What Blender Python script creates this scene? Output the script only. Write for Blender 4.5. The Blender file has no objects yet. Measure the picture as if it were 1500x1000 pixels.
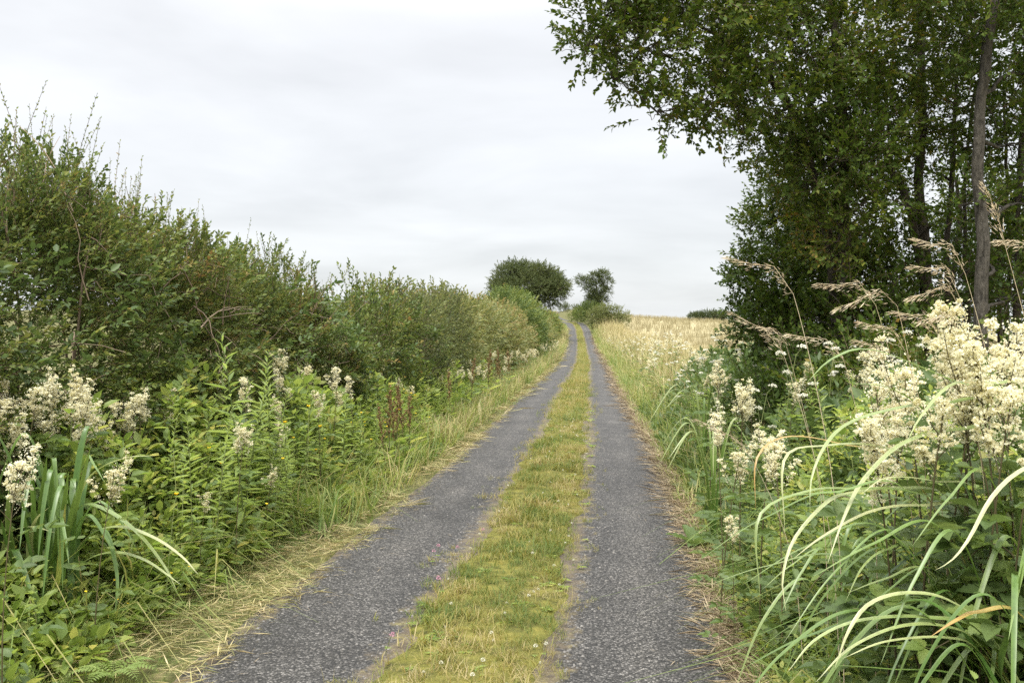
import bpy, math
import numpy as np
from mathutils import Matrix, Vector

# ------------------------------------------------------------------ camera, sky, sun, exposure
SC = bpy.context.scene
COL = SC.collection
F = 1458.0                # focal length in photo pixels (35 mm on a 36 mm frame, 1500 px wide)
EYE = 1.65
HOR = 488.0               # pixel row of eye level
cam_d = bpy.data.cameras.new('camera'); cam = bpy.data.objects.new('camera', cam_d); COL.objects.link(cam)
cam_d.sensor_width = 36.0; cam_d.lens = 35.0; cam_d.clip_start = 0.05; cam_d.clip_end = 6000
cam.location = (0, 0, EYE)
cam.rotation_euler = (math.radians(90) - math.atan((500 - HOR) / F), 0, 0)
SC.camera = cam
SUN_EL, SUN_AZ = 58.0, 205.0      # azimuth clockwise from +Y: behind the camera, a little to the left
W = bpy.data.worlds.new('World'); SC.world = W; W.use_nodes = True
nt = W.node_tree; nt.nodes.clear()
def N(t, typ, **kw):
    n = t.nodes.new(typ)
    for k, v in kw.items(): setattr(n, k, v)
    return n
sky = N(nt, 'ShaderNodeTexSky', sky_type='NISHITA'); sky.sun_disc = False
sky.sun_elevation = math.radians(SUN_EL); sky.sun_rotation = math.radians(SUN_AZ)
tc = N(nt, 'ShaderNodeTexCoord'); sep = N(nt, 'ShaderNodeSeparateXYZ')
nt.links.new(tc.outputs['Generated'], sep.inputs[0])
def M_(t, op, a, b=None, c=None, clamp=False):
    n = t.nodes.new('ShaderNodeMath'); n.operation = op; n.use_clamp = clamp
    for i, x in enumerate((a, b, c)):
        if x is None: continue
        if isinstance(x, (int, float)): n.inputs[i].default_value = x
        else: t.links.new(x, n.inputs[i])
    return n.outputs[0]
zc = M_(nt, 'MAXIMUM', sep.outputs[2], 0.0)
zz = M_(nt, 'ADD', zc, 0.16)
cx = M_(nt, 'DIVIDE', sep.outputs[0], zz); cy = M_(nt, 'DIVIDE', sep.outputs[1], zz)
cmb = N(nt, 'ShaderNodeCombineXYZ')
nt.links.new(M_(nt, 'MULTIPLY', cx, 0.85), cmb.inputs[0]); nt.links.new(cy, cmb.inputs[1])
nz = N(nt, 'ShaderNodeTexNoise'); nz.inputs['Scale'].default_value = 1.0; nz.inputs['Detail'].default_value = 6
nz.inputs['Roughness'].default_value = 0.5; nz.inputs['Distortion'].default_value = 0.25
nt.links.new(cmb.outputs[0], nz.inputs['Vector'])
cr = N(nt, 'ShaderNodeValToRGB')
cr.color_ramp.elements[0].position = 0.36; cr.color_ramp.elements[0].color = (0.77, 0.775, 0.78, 1)
cr.color_ramp.elements[1].position = 0.62; cr.color_ramp.elements[1].color = (0.95, 0.955, 0.96, 1)
nt.links.new(nz.outputs['Fac'], cr.inputs[0])
# overcast sky: luminance grows towards the zenith (CIE overcast), bluish close to the horizon
gr = N(nt, 'ShaderNodeValToRGB'); E = gr.color_ramp.elements
E[0].position = 0.0; E[0].color = (0.158, 0.165, 0.172, 1)
E[1].position = 1.0; E[1].color = (0.95, 0.95, 0.95, 1)
for p, c in ((0.035, (0.173, 0.176, 0.180)), (0.10, (0.182, 0.183, 0.1845)), (0.3, (0.202, 0.202, 0.203))):
    e = E.new(p); e.color = (*c, 1)
nt.links.new(zc, gr.inputs[0])
mul = N(nt, 'ShaderNodeMix', data_type='RGBA', blend_type='MULTIPLY'); mul.inputs[0].default_value = 1
nt.links.new(cr.outputs[0], mul.inputs[6]); nt.links.new(gr.outputs[0], mul.inputs[7])
sc_ = N(nt, 'ShaderNodeVectorMath', operation='SCALE'); sc_.inputs['Scale'].default_value = 17.5
nt.links.new(mul.outputs[2], sc_.inputs[0])
mx = N(nt, 'ShaderNodeMix', data_type='RGBA'); mx.inputs[0].default_value = 0.93
nt.links.new(sky.outputs[0], mx.inputs[6]); nt.links.new(sc_.outputs[0], mx.inputs[7])
bg = N(nt, 'ShaderNodeBackground'); bg.inputs['Strength'].default_value = 0.1
nt.links.new(mx.outputs[2], bg.inputs['Color'])
wo = N(nt, 'ShaderNodeOutputWorld'); nt.links.new(bg.outputs[0], wo.inputs['Surface'])
sl = bpy.data.lights.new('sun', 'SUN'); sl.energy = 1.5; sl.angle = math.radians(25); sl.color = (1, 0.96, 0.9)
so = bpy.data.objects.new('sun', sl); COL.objects.link(so)
az = math.radians(SUN_AZ); el = math.radians(SUN_EL)
sdir = Vector((math.sin(az) * math.cos(el), math.cos(az) * math.cos(el), math.sin(el)))
so.rotation_euler = sdir.to_track_quat('Z', 'Y').to_euler(); so.location = sdir * 60
vs = SC.view_settings; vs.view_transform = 'Standard'; vs.look = 'None'; vs.exposure = 1.65; vs.gamma = 1.0
vs.use_curve_mapping = False
SC.cycles.max_bounces = 8; SC.cycles.diffuse_bounces = 4; SC.cycles.glossy_bounces = 2
SC.cycles.transmission_bounces = 3; SC.cycles.transparent_max_bounces = 4
SC.cycles.use_denoising = False
SC.cycles.use_adaptive_sampling = False

# ------------------------------------------------------------------ numeric helpers
RG = np.random.default_rng(7)
def U(a, b, n=None): return RG.uniform(a, b, n)
def at(px, py, d):
    return np.array([(px - 750) / F * d, d, EYE + (HOR - py) / F * d])
def _h(i, j, k, s):
    n = (i.astype(np.int64) * 374761393 + j.astype(np.int64) * 668265263 + k.astype(np.int64) * 2147483647 + s * 974711) & 0xffffffff
    n = ((n ^ (n >> 13)) * 1274126177) & 0xffffffff
    n = n ^ (n >> 16)
    return (n & 0xffff) / 65535.0
def vnoise(p, seed=0):
    p = np.asarray(p, float); i = np.floor(p).astype(np.int64); f = p - i; f = f * f * (3 - 2 * f)
    r = 0
    for a in (0, 1):
        for b in (0, 1):
            for c in (0, 1):
                w = (f[..., 0] if a else 1 - f[..., 0]) * (f[..., 1] if b else 1 - f[..., 1]) * (f[..., 2] if c else 1 - f[..., 2])
                r = r + w * _h(i[..., 0] + a, i[..., 1] + b, i[..., 2] + c, seed)
    return r
def fbm(p, seed=0, o=3):
    r = 0; a = 0.5; t = 0
    for k in range(o):
        r = r + a * vnoise(np.asarray(p) * 2 ** k, seed + k * 17); t += a; a *= .5
    return r / t
def sstep(a, b, x):
    t = np.clip((x - a) / (b - a), 0, 1); return t * t * (3 - 2 * t)
def unit(v): return v / np.maximum(np.linalg.norm(v, axis=-1, keepdims=True), 1e-9)
def frames(d, up):
    """local Y along d, local Z close to up"""
    y = unit(d); x = unit(np.cross(y, up)); z = np.cross(x, y)
    return np.stack([x, y, z], -1)
def rand_dirs(n): return unit(RG.normal(size=(n, 3)))

# lane course and terrain
_yk = np.array([-20, 0, 4.7, 7.7, 14.85, 23.6, 33.4, 57.3, 100, 124, 140, 155, 175, 200, 300, 2000.])
_ck = np.array([-2.6, -.72, -.24, .10, .76, 1.40, 2.20, 4.1, 7.0, 8.35, 8.9, 8.6, 7.6, 7.5, 16, 100.])
_yg = np.arange(-20, 400, .5); _cg = np.interp(_yg, _yk, _ck)
_kk = np.hanning(15); _kk /= _kk.sum()
_cs = np.convolve(np.pad(_cg, 7, mode='edge'), _kk, 'valid'); _cs[:14] = _cg[:14]
def cl(Y): return np.interp(Y, _yg, _cs)
_zy = np.array([-50, 60, 80, 100, 124, 140, 150, 165, 200, 240, 300, 600, 3000.])
_zv = np.array([0, 0, .22, .75, 2.1, 3.0, 3.3, 3.7, 5.4, 7.0, 7, -6, -120.])
_fy = np.array([-50, 30, 60, 80, 100, 124, 140, 165, 180, 220, 400, 3000.])
_fv = np.array([0, 0, .10, .45, 1.0, 2.1, 3.1, 4.3, 4.4, 3.6, -6, -120.])
def _sm(yk, v):
    g = np.arange(-50, 700, 2.0); a = np.interp(g, yk, v); k = np.hanning(9); k /= k.sum()
    a = np.convolve(np.pad(a, 4, mode='edge'), k, 'valid'); return g, a
_g1, _z1 = _sm(_zy, _zv); _g2, _z2 = _sm(_fy, _fv)
def zprof(Y, yk, v, g, z): return np.where(Y > 650, np.interp(Y, yk, v), np.interp(Y, g, z))
def ground(X, Y):
    X = np.asarray(X, float); Y = np.asarray(Y, float); u = X - cl(Y)
    zl = zprof(Y, _zy, _zv, _g1, _z1); zf = zprof(Y, _fy, _fv, _g2, _z2) * np.clip(1 - .013 * (u - 5), .1, 1)
    w = sstep(3.5, 9, u); z = zl * (1 - w) + zf * w
    z = z + .45 * sstep(1.4, 2.8, u) + .30 * sstep(-1.7, -3.4, u)
    amp = sstep(1.3, 2.0, np.abs(u)) * .06
    return z + amp * (vnoise(np.stack([X * 1.3, Y * 1.3, X * 0], -1), 5) - .5) * 2 - .02 * sstep(1.26, 1.5, np.abs(u))
def lp(u, Y, h=0.0):
    """point at lateral offset u from the lane axis, h above ground"""
    u = np.asarray(u, float); Y = np.asarray(Y, float); X = cl(Y) + u
    return np.stack([X, Y, ground(X, Y) + h], -1)

# ------------------------------------------------------------------ mesh building
class Geo:
    def __init__(s): s.v = []; s.t = []; s.f = []; s.n = 0
    def add(s, v, faces, t=None, mi=0):
        v = np.asarray(v, float).reshape(-1, 3)
        s.v.append(v); s.t.append(np.full(len(v), .5) if t is None else np.broadcast_to(np.asarray(t, float), (len(v),)))
        if not (isinstance(faces, list) and isinstance(faces[0], tuple)): faces = [(faces, mi)]
        for f, m in faces:
            f = np.asarray(f, np.int64)
            if len(f): s.f.append((f + s.n, m))
        s.n += len(v); return s
    def tpl(s):
        d = {}
        for f, m in s.f: d.setdefault((f.shape[1], m), []).append(f)
        return dict(v=np.concatenate(s.v), t=np.concatenate(s.t), f=[(np.concatenate(a), k[1]) for k, a in d.items()])
    def scatter(s, T, P, R, S, dt=0.0):
        K = len(P)
        if K == 0: return s
        S = np.asarray(S, float)
        if S.ndim == 0: S = np.full(K, S)
        Sv = S[:, None, None] if S.ndim == 1 else S[:, None, :]
        V = np.einsum('kij,knj->kni', R, T['v'][None] * Sv) + P[:, None, :]
        n = len(T['v']); off = (np.arange(K) * n)[:, None, None]
        t = np.clip(T['t'][None] + np.broadcast_to(np.asarray(dt, float), (K,))[:, None], 0, 1)
        fs = [((f[None] + off).reshape(-1, f.shape[1]), m) for f, m in T['f']]
        return s.add(V.reshape(-1, 3), fs, t.reshape(-1))
    def mesh(s, name, mats, smooth=False):
        me = bpy.data.meshes.new(name)
        v = np.concatenate(s.v).astype(np.float32); t = np.concatenate(s.t).astype(np.float32)
        loops = np.concatenate([f.reshape(-1) for f, m in s.f]).astype(np.int32)
        tot = np.concatenate([np.full(len(f), f.shape[1]) for f, m in s.f])
        mi = np.concatenate([np.full(len(f), m) for f, m in s.f]).astype(np.int32)
        st = np.concatenate([[0], np.cumsum(tot)[:-1]]).astype(np.int32)
        me.vertices.add(len(v)); me.vertices.foreach_set('co', v.reshape(-1))
        me.loops.add(len(loops)); me.loops.foreach_set('vertex_index', loops)
        me.polygons.add(len(st)); me.polygons.foreach_set('loop_start', st)
        me.polygons.foreach_set('material_index', mi)
        if smooth: me.polygons.foreach_set('use_smooth', np.ones(len(st), bool))
        me.update(calc_edges=True)
        a = me.attributes.new('tint', 'FLOAT', 'POINT'); a.data.foreach_set('value', t)
        for m in (mats if isinstance(mats, (list, tuple)) else [mats]): me.materials.append(m)
        return me
def tube_arr(P, r, sides=5, cap=True):
    P = np.asarray(P, float); n = len(P); r = np.broadcast_to(np.asarray(r, float), (n,))
    T = unit(np.gradient(P, axis=0)); ref = np.array([0.31, 0.22, 0.92])
    if abs(T[0] @ ref) > .9: ref = np.array([1, 0.1, 0.])
    x = unit(np.cross(T, ref)); y = np.cross(T, x)
    a = np.arange(sides) / sides * 2 * np.pi
    V = P[:, None] + r[:, None, None] * (np.cos(a)[None, :, None] * x[:, None] + np.sin(a)[None, :, None] * y[:, None])
    i = np.arange(n - 1)[:, None] * sides; j = np.arange(sides)[None]; j2 = (j + 1) % sides
    q = np.stack([i + j, i + j2, i + sides + j2, i + sides + j], -1).reshape(-1, 4)
    return V.reshape(-1, 3), q
def bez(p0, p1, p2, n):
    t = np.linspace(0, 1, n)[:, None]
    return (1 - t) ** 2 * np.asarray(p0) + 2 * t * (1 - t) * np.asarray(p1) + t * t * np.asarray(p2)
def wob(P, a, seed):
    P = np.asarray(P, float).copy(); n = len(P); w = np.linspace(0, 1, n) * (1 - np.linspace(0, 1, n)) * 4
    q = np.stack([np.arange(n) * .6, np.full(n, seed * 1.7), np.zeros(n)], -1)
    for k in range(3): P[:, k] += (vnoise(q + k * 9.1, seed) - .5) * 2 * a * w
    return P

def link(name, data, parent=None, M=None):
    o = bpy.data.objects.new(name, data); COL.objects.link(o)
    if parent is not None: o.parent = parent
    if M is not None: o.matrix_basis = M
    return o
def tag(o, label=None, cat=None, group=None, kind=None):
    if label: o['label'] = label
    if cat: o['category'] = cat
    if group: o['group'] = group
    if kind: o['kind'] = kind
    return o
def thing(name, loc, label, cat, group=None, rz=0.0, s=1.0, tilt=(0, 0)):
    o = link(name, None); o.empty_display_size = .05
    o.location = tuple(float(x) for x in loc); o.rotation_euler = (tilt[0], tilt[1], rz); o.scale = (s, s, s)
    return tag(o, label, cat, group)
def mat4(R, p, s=1.0):
    m = Matrix(np.asarray(R * s).tolist()).to_4x4(); m.translation = Vector(np.asarray(p).tolist()); return m

# ------------------------------------------------------------------ materials
def newmat(name):
    m = bpy.data.materials.new(name); m.use_nodes = True; m.node_tree.nodes.clear(); return m, m.node_tree
def ramp(t, fac, stops, interp='LINEAR'):
    r = t.nodes.new('ShaderNodeValToRGB'); r.color_ramp.interpolation = interp; e = r.color_ramp.elements
    e[0].position, e[0].color = stops[0][0], (*stops[0][1], 1)
    e[1].position, e[1].color = stops[-1][0], (*stops[-1][1], 1)
    for p, c in stops[1:-1]: x = e.new(p); x.color = (*c, 1)
    if fac is not None: t.links.new(fac, r.inputs[0])
    return r.outputs[0]
def leafmat(name, stops, rough=.5, transl=.3, spec=.5, patch=0.25, pscale=1.2, orand=.12):
    m, t = newmat(name)
    a = N(t, 'ShaderNodeAttribute', attribute_name='tint')
    g = N(t, 'ShaderNodeNewGeometry')
    nz = N(t, 'ShaderNodeTexNoise'); nz.inputs['Scale'].default_value = pscale; nz.inputs['Detail'].default_value = 2
    t.links.new(g.outputs['Position'], nz.inputs['Vector'])
    oi = N(t, 'ShaderNodeObjectInfo')
    f = M_(t, 'ADD', a.outputs['Fac'], M_(t, 'MULTIPLY', M_(t, 'SUBTRACT', nz.outputs['Fac'], .5), patch * 2))
    f = M_(t, 'ADD', f, M_(t, 'MULTIPLY', M_(t, 'SUBTRACT', oi.outputs['Random'], .5), orand * 2), clamp=True)
    c = ramp(t, f, stops)
    p = N(t, 'ShaderNodeBsdfPrincipled'); p.inputs['Roughness'].default_value = rough
    p.inputs['Specular IOR Level'].default_value = spec
    t.links.new(c, p.inputs['Base Color'])
    o = N(t, 'ShaderNodeOutputMaterial')
    if transl > 0:
        tr = N(t, 'ShaderNodeBsdfTranslucent'); hs = N(t, 'ShaderNodeHueSaturation')
        hs.inputs['Hue'].default_value = .485; hs.inputs['Saturation'].default_value = 1.1; hs.inputs['Value'].default_value = 1.5
        t.links.new(c, hs.inputs['Color']); t.links.new(hs.outputs[0], tr.inputs[0])
        mx = N(t, 'ShaderNodeMixShader'); mx.inputs[0].default_value = transl
        t.links.new(p.outputs[0], mx.inputs[1]); t.links.new(tr.outputs[0], mx.inputs[2]); t.links.new(mx.outputs[0], o.inputs[0])
    else: t.links.new(p.outputs[0], o.inputs[0])
    return m
def veins(m, amt=.35):
    t = m.node_tree; p = next(n for n in t.nodes if n.type == 'BSDF_PRINCIPLED'); l = p.inputs['Base Color'].links[0]; src = l.from_socket
    g = N(t, 'ShaderNodeNewGeometry'); nz = N(t, 'ShaderNodeTexNoise'); nz.inputs['Scale'].default_value = 38; nz.inputs['Detail'].default_value = 6; nz.inputs['Roughness'].default_value = .7; t.links.new(g.outputs['Position'], nz.inputs['Vector'])
    r = ramp(t, nz.outputs['Fac'], [(.3, (1 - amt, 1 - amt, 1 - amt)), (.5, (1, 1, 1)), (.66, (1, 1, .95)), (.74, (1.05, .85, .55))])
    mx = N(t, 'ShaderNodeMix', data_type='RGBA', blend_type='MULTIPLY'); mx.inputs[0].default_value = 1; t.links.new(src, mx.inputs[6]); t.links.new(r, mx.inputs[7]); t.links.new(mx.outputs[2], p.inputs['Base Color'])
    return m
def barkmat(name, c0, c1, scale=30):
    m, t = newmat(name); tcn = N(t, 'ShaderNodeNewGeometry')
    mp = N(t, 'ShaderNodeMapping'); mp.inputs['Scale'].default_value = (1, 1, .3); t.links.new(tcn.outputs['Position'], mp.inputs[0])
    nz = N(t, 'ShaderNodeTexNoise'); nz.inputs['Scale'].default_value = scale; nz.inputs['Detail'].default_value = 6; nz.inputs['Roughness'].default_value = .65
    t.links.new(mp.outputs[0], nz.inputs['Vector'])
    c = ramp(t, nz.outputs['Fac'], [(.3, c0), (.5, tuple((a + b) / 2 for a, b in zip(c0, c1))), (.7, c1)])
    p = N(t, 'ShaderNodeBsdfPrincipled'); p.inputs['Roughness'].default_value = .85; p.inputs['Specular IOR Level'].default_value = .2
    b = N(t, 'ShaderNodeBump'); b.inputs['Strength'].default_value = 1.0; b.inputs['Distance'].default_value = .05
    t.links.new(nz.outputs['Fac'], b.inputs['Height']); t.links.new(b.outputs[0], p.inputs['Normal']); t.links.new(c, p.inputs['Base Color'])
    o = N(t, 'ShaderNodeOutputMaterial'); t.links.new(p.outputs[0], o.inputs[0]); return m
MT = {}
MT['hedge'] = leafmat('hedge_leaf', [(0, (.040, .066, .020)), (.3, (.080, .120, .032)), (.6, (.135, .175, .046)), (.88, (.21, .225, .065)), (1, (.27, .19, .07))], .5, .30, .2, .24, .9)
MT['dryhedge'] = leafmat('olive_hedge_leaf', [(0, (.075, .098, .036)), (.4, (.135, .158, .055)), (.75, (.205, .212, .075)), (1, (.27, .21, .09))], .55, .38, .3, .2, .5)
MT['tree'] = leafmat('tree_leaf', [(0, (.026, .048, .009)), (.4, (.052, .088, .014)), (.75, (.10, .138, .024)), (.95, (.17, .175, .032)), (1, (.22, .15, .035))], .52, .28, .14, .28, .8)
MT['fartree'] = leafmat('far_tree_leaf', [(0, (.040, .058, .022)), (.5, (.065, .088, .030)), (1, (.11, .125, .042))], .6, .25, .25, .2, .4)
MT['herb'] = leafmat('herb_leaf', [(0, (.10, .165, .036)), (.4, (.18, .255, .060)), (.75, (.27, .335, .09)), (1, (.37, .36, .11))], .5, .52, .4, .22, 1.5)
MT['dark_herb'] = leafmat('dark_herb_leaf', [(0, (.060, .098, .030)), (.45, (.098, .15, .045)), (.8, (.15, .20, .065)), (1, (.25, .25, .07))], .5, .38, .4, .22, 1.8)
MT['willow'] = leafmat('willowherb_leaf', [(0, (.15, .22, .055)), (.5, (.235, .315, .09)), (.9, (.31, .375, .13)), (1, (.40, .35, .10))], .5, .52, .4, .15, 1.2)
MT['grass'] = leafmat('verge_grass_blade', [(0, (.10, .17, .04)), (.4, (.18, .24, .065)), (.7, (.30, .30, .10)), (1, (.46, .40, .19))], .55, .40, .3, .3, 1.6)
MT['cgrass'] = leafmat('lane_grass_blade', [(0, (.082, .125, .030)), (.25, (.152, .178, .043)), (.5, (.22, .208, .055)), (.75, (.285, .24, .08)), (1, (.40, .34, .195))], .6, .35, .2, .28, 2.6)
MT['straw'] = leafmat('straw_blade', [(0, (.20, .21, .07)), (.4, (.34, .30, .13)), (1, (.54, .45, .26))], .6, .2, .3, .25, 3)
MT['brownstraw'] = leafmat('brown_straw_blade', [(0, (.12, .09, .05)), (.5, (.27, .21, .125)), (1, (.44, .36, .235))], .6, .15, .3, .25, 3)
MT['field'] = leafmat('ripe_grain', [(0, (.20, .18, .095)), (.5, (.28, .245, .135)), (1, (.36, .32, .195))], .7, .2, .2, .3, .3)
MT['cream'] = leafmat('cream_blossom', [(0, (.46, .43, .22)), (.3, (.66, .635, .43)), (1, (.77, .75, .60))], .8, .45, .1, .1, 2)
MT['white'] = leafmat('white_blossom', [(0, (.50, .49, .36)), (1, (.72, .71, .62))], .7, .3, .2, .1, 2)
MT['pink'] = leafmat('pink_blossom', [(0, (.40, .20, .26)), (1, (.58, .36, .42))], .7, .2, .2, .1, 2)
MT['yellow'] = leafmat('yellow_petal', [(0, (.72, .52, .02)), (1, (.82, .66, .04))], .5, .2, .4, .1, 2)
MT['rust'] = leafmat('rusty_seed', [(0, (.14, .085, .035)), (.5, (.22, .14, .06)), (1, (.30, .21, .10))], .7, .15, .2, .2, 3)
MT['plume'] = leafmat('grass_plume', [(0, (.34, .26, .16)), (.5, (.50, .42, .28)), (1, (.66, .58, .42))], .6, .3, .3, .15, 4)
MT['sword'] = leafmat('strap_leaf', [(0, (.07, .14, .028)), (.35, (.14, .215, .05)), (.7, (.27, .32, .125)), (1, (.42, .42, .22))], .36, .25, .55, .12, 3, .18)
MT['swordyellow'] = leafmat('yellowing_strap_leaf', [(0, (.17, .22, .04)), (.5, (.32, .29, .08)), (1, (.40, .23, .08))], .4, .25, .5, .1, 3, .1)
veins(MT['sword']); veins(MT['swordyellow']); veins(MT['dark_herb'], .25)
MT['stem'] = leafmat('green_stem', [(0, (.08, .12, .03)), (1, (.20, .22, .08))], .6, 0, .3, .1, 3)
MT['redstem'] = leafmat('reddish_stem', [(0, (.055, .045, .022)), (1, (.12, .10, .045))], .6, 0, .3, .1, 3)
MT['twig'] = leafmat('brown_twig', [(0, (.06, .042, .03)), (.6, (.13, .09, .06)), (1, (.30, .23, .16))], .8, 0, .2, .2, 4)
MT['bark'] = barkmat('dark_bark', (.035, .028, .020), (.13, .11, .085))
MT['greybark'] = barkmat('grey_bark', (.018, .016, .012), (.125, .112, .09), 34)

# ------------------------------------------------------------------ leaf and sprig templates
def leaf2(w=.5, fold=.12, bend=0.0):
    g = Geo(); g.add([[0, 0, 0], [w / 2, .42, fold], [0, 1, -bend], [-w / 2, .42, fold]], [[0, 1, 2], [0, 2, 3]]); return g.tpl()
def leaf4(w=.5, fold=.1, bend=.15):
    g = Geo(); g.add([[0, 0, 0], [w * .42, .25, fold], [w * .44, .6, fold - bend * .4], [0, 1, -bend], [-w * .44, .6, fold - bend * .4], [-w * .42, .25, fold]],
                     [[0, 1, 2, 3], [0, 3, 4, 5]]); return g.tpl()
def leaf_big(w=.55, teeth=6, bend=.25, fold=.10, lobes=False, tipc=None):
    """broad serrated leaf with midrib fold: local Y = length 1"""
    ys = np.linspace(0, 1, teeth * 2 + 1); V = []; Fc = []; tt = []
    prof = np.sin(np.pi * np.clip(ys, 0, 1) ** .75) ** .8
    for i, y in enumerate(ys):
        k = prof[i] * w / 2 * (1.0 if i % 2 else .84) if 0 < i < len(ys) - 1 else 0
        z = -bend * y * y
        yo = y + (.03 if i % 2 and i < len(ys) - 1 else 0)
        rip = .012 * (1 if i % 2 else -1)
        V += [[0, y, z], [k, yo, z + fold * k * 2 + rip], [-k, yo, z + fold * k * 2 + rip]]
        tt += [.5, .42, .42]
    for i in range(len(ys) - 1):
        a = i * 3; b = a + 3
        Fc += [[a, a + 1, b + 1, b], [a, b, b + 2, a + 2]]
    g = Geo(); g.add(V, Fc, np.array(tt)); return g.tpl()
L2 = [leaf2(.5), leaf2(.62, .18), leaf2(.42, .05, .2)]
L4 = [leaf4(.5), leaf4(.6, .14), leaf4(.45, .05, .3)]
def put(T, P, d, up, s, dt): # convenience for one
    return P[None], frames(d[None], up[None]), np.array([s]), dt
def sprig(L, n, ll, leaves, tw=.0025, curl=.25, ang=55, mats=True, whorl=False, spread=1.0):
    """twig along +Y of length L carrying n leaves of length ll"""
    g = Geo(); m = 3 if L > .55 and tw else 2; b = U(-curl, curl, 2)
    t = np.linspace(0, 1, m); P = np.stack([b[0] * L * t ** 2, L * t, b[1] * L * t ** 2], -1)
    if tw: v, f = tube_arr(P, tw * (1 - .6 * t), 3); g.add(v, f, U(.1, .6), 1)
    ts = np.linspace(.12, 1, n) + U(-.03, .03, n); ts = np.clip(ts, .05, 1)
    pos = np.stack([np.interp(ts, t, P[:, k]) for k in range(3)], -1)
    phi = np.arange(n) * 2.4 + U(0, .6, n); a = np.radians(ang) * U(.6, 1.25, n) * (1 - .4 * ts)
    d = np.stack([np.sin(a) * np.cos(phi) * spread, np.cos(a), np.sin(a) * np.sin(phi) * spread], -1)
    up = unit(rand_dirs(n) * .7 + np.array([0, .3, .9]))
    for k in range(len(leaves)):
        s = np.arange(n) % len(leaves) == k
        g.scatter(leaves[k], pos[s], frames(d[s], up[s]), ll * U(.65, 1.2, s.sum()), U(-.28, .28, s.sum()))
    return g.tpl()
SPF = [sprig(.20, 14, .043, L2) for _ in range(6)]            # near hedge
SPB = [sprig(.20, 10, .062, [leaf4(.62, .12, .2), leaf4(.55, .08, .3)], .003) for _ in range(4)]    # bramble in the hedge
SPM = [sprig(.28, 14, .060, L2, .004) for _ in range(5)]       # middle hedge
SPC = [sprig(.5, 13, .115, L2, 0) for _ in range(5)]           # far hedge
SPT = [sprig(.26, 14, .053, [leaf2(.58, .08), leaf2(.66, .1), leaf2(.55, .04, .15)], .003, .35, 58) for _ in range(6)]   # right-hand trees
def bush_sprigs(g, T, P, D, s, dt, upz=.35, jit=.55):
    """sprigs at P growing along D"""
    n = len(P); D = unit(D + np.array([0, 0, upz]) + rand_dirs(n) * jit)
    R = frames(D, unit(rand_dirs(n) * .6 + np.array([0, 0, 1.])))
    k = RG.integers(0, len(T), n)
    for i in range(len(T)):
        m = k == i; g.scatter(T[i], P[m], R[m], s[m] if np.ndim(s) else np.full(m.sum(), s), dt[m] if np.ndim(dt) else dt)

# ------------------------------------------------------------------ ground, lane
def gridsheet(name, us, ys, zoff, mat, edge=None, drop=None):
    Ug, Yg = np.meshgrid(us, ys)
    if edge: Ug = edge(Ug, Yg)
    X = cl(Yg) + Ug; Z = ground(X, Yg) + zoff
    if drop is not None: Z = drop(Ug, Yg, Z)
    V = np.stack([X, Yg, Z], -1).reshape(-1, 3); nu = len(us)
    i = np.arange(len(ys) - 1)[:, None] * nu; j = np.arange(nu - 1)[None]
    q = np.stack([i + j, i + j + 1, i + nu + j + 1, i + nu + j], -1).reshape(-1, 4)
    g = Geo(); g.add(V, q); me = g.mesh(name, mat, True)
    uv = me.uv_layers.new(name='lane'); idx = np.empty(len(me.loops), np.int32); me.loops.foreach_get('vertex_index', idx)
    UVc = np.stack([Ug.reshape(-1), Yg.reshape(-1)], -1)[idx].astype(np.float32); uv.data.foreach_set('uv', UVc.reshape(-1))
    return link(name, me)
def groundmat():
    m, t = newmat('soil_and_thatch'); g = N(t, 'ShaderNodeNewGeometry'); uv = N(t, 'ShaderNodeUVMap', uv_map='lane')
    s = N(t, 'ShaderNodeSeparateXYZ'); t.links.new(uv.outputs[0], s.inputs[0])
    nz = N(t, 'ShaderNodeTexNoise'); nz.inputs['Scale'].default_value = 9; nz.inputs['Detail'].default_value = 8; nz.inputs['Roughness'].default_value = .7
    t.links.new(g.outputs['Position'], nz.inputs['Vector'])
    soil = ramp(t, nz.outputs['Fac'], [(.3, (.045, .05, .02)), (.5, (.10, .10, .04)), (.7, (.20, .17, .08))])
    n2 = N(t, 'ShaderNodeTexNoise'); n2.inputs['Scale'].default_value = .5; n2.inputs['Detail'].default_value = 8; n2.inputs['Roughness'].default_value = .65
    t.links.new(g.outputs['Position'], n2.inputs['Vector'])
    fld = ramp(t, n2.outputs['Fac'], [(.3, (.24, .21, .115)), (.5, (.30, .26, .145)), (.7, (.36, .32, .195))])
    f = M_(t, 'SMOOTHSTEP' if False else 'MULTIPLY', M_(t, 'SUBTRACT', s.outputs[0], 3.6), .6, clamp=True)
    mx = N(t, 'ShaderNodeMix', data_type='RGBA'); t.links.new(f, mx.inputs[0]); t.links.new(soil, mx.inputs[6]); t.links.new(fld, mx.inputs[7])
    p = N(t, 'ShaderNodeBsdfPrincipled'); p.inputs['Roughness'].default_value = .95; p.inputs['Specular IOR Level'].default_value = .1
    b = N(t, 'ShaderNodeBump'); b.inputs['Strength'].default_value = .8; b.inputs['Distance'].default_value = .05
    t.links.new(nz.outputs['Fac'], b.inputs['Height']); t.links.new(b.outputs[0], p.inputs['Normal'])
    t.links.new(mx.outputs[2], p.inputs['Base Color']); o = N(t, 'ShaderNodeOutputMaterial'); t.links.new(p.outputs[0], o.inputs[0]); return m
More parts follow.
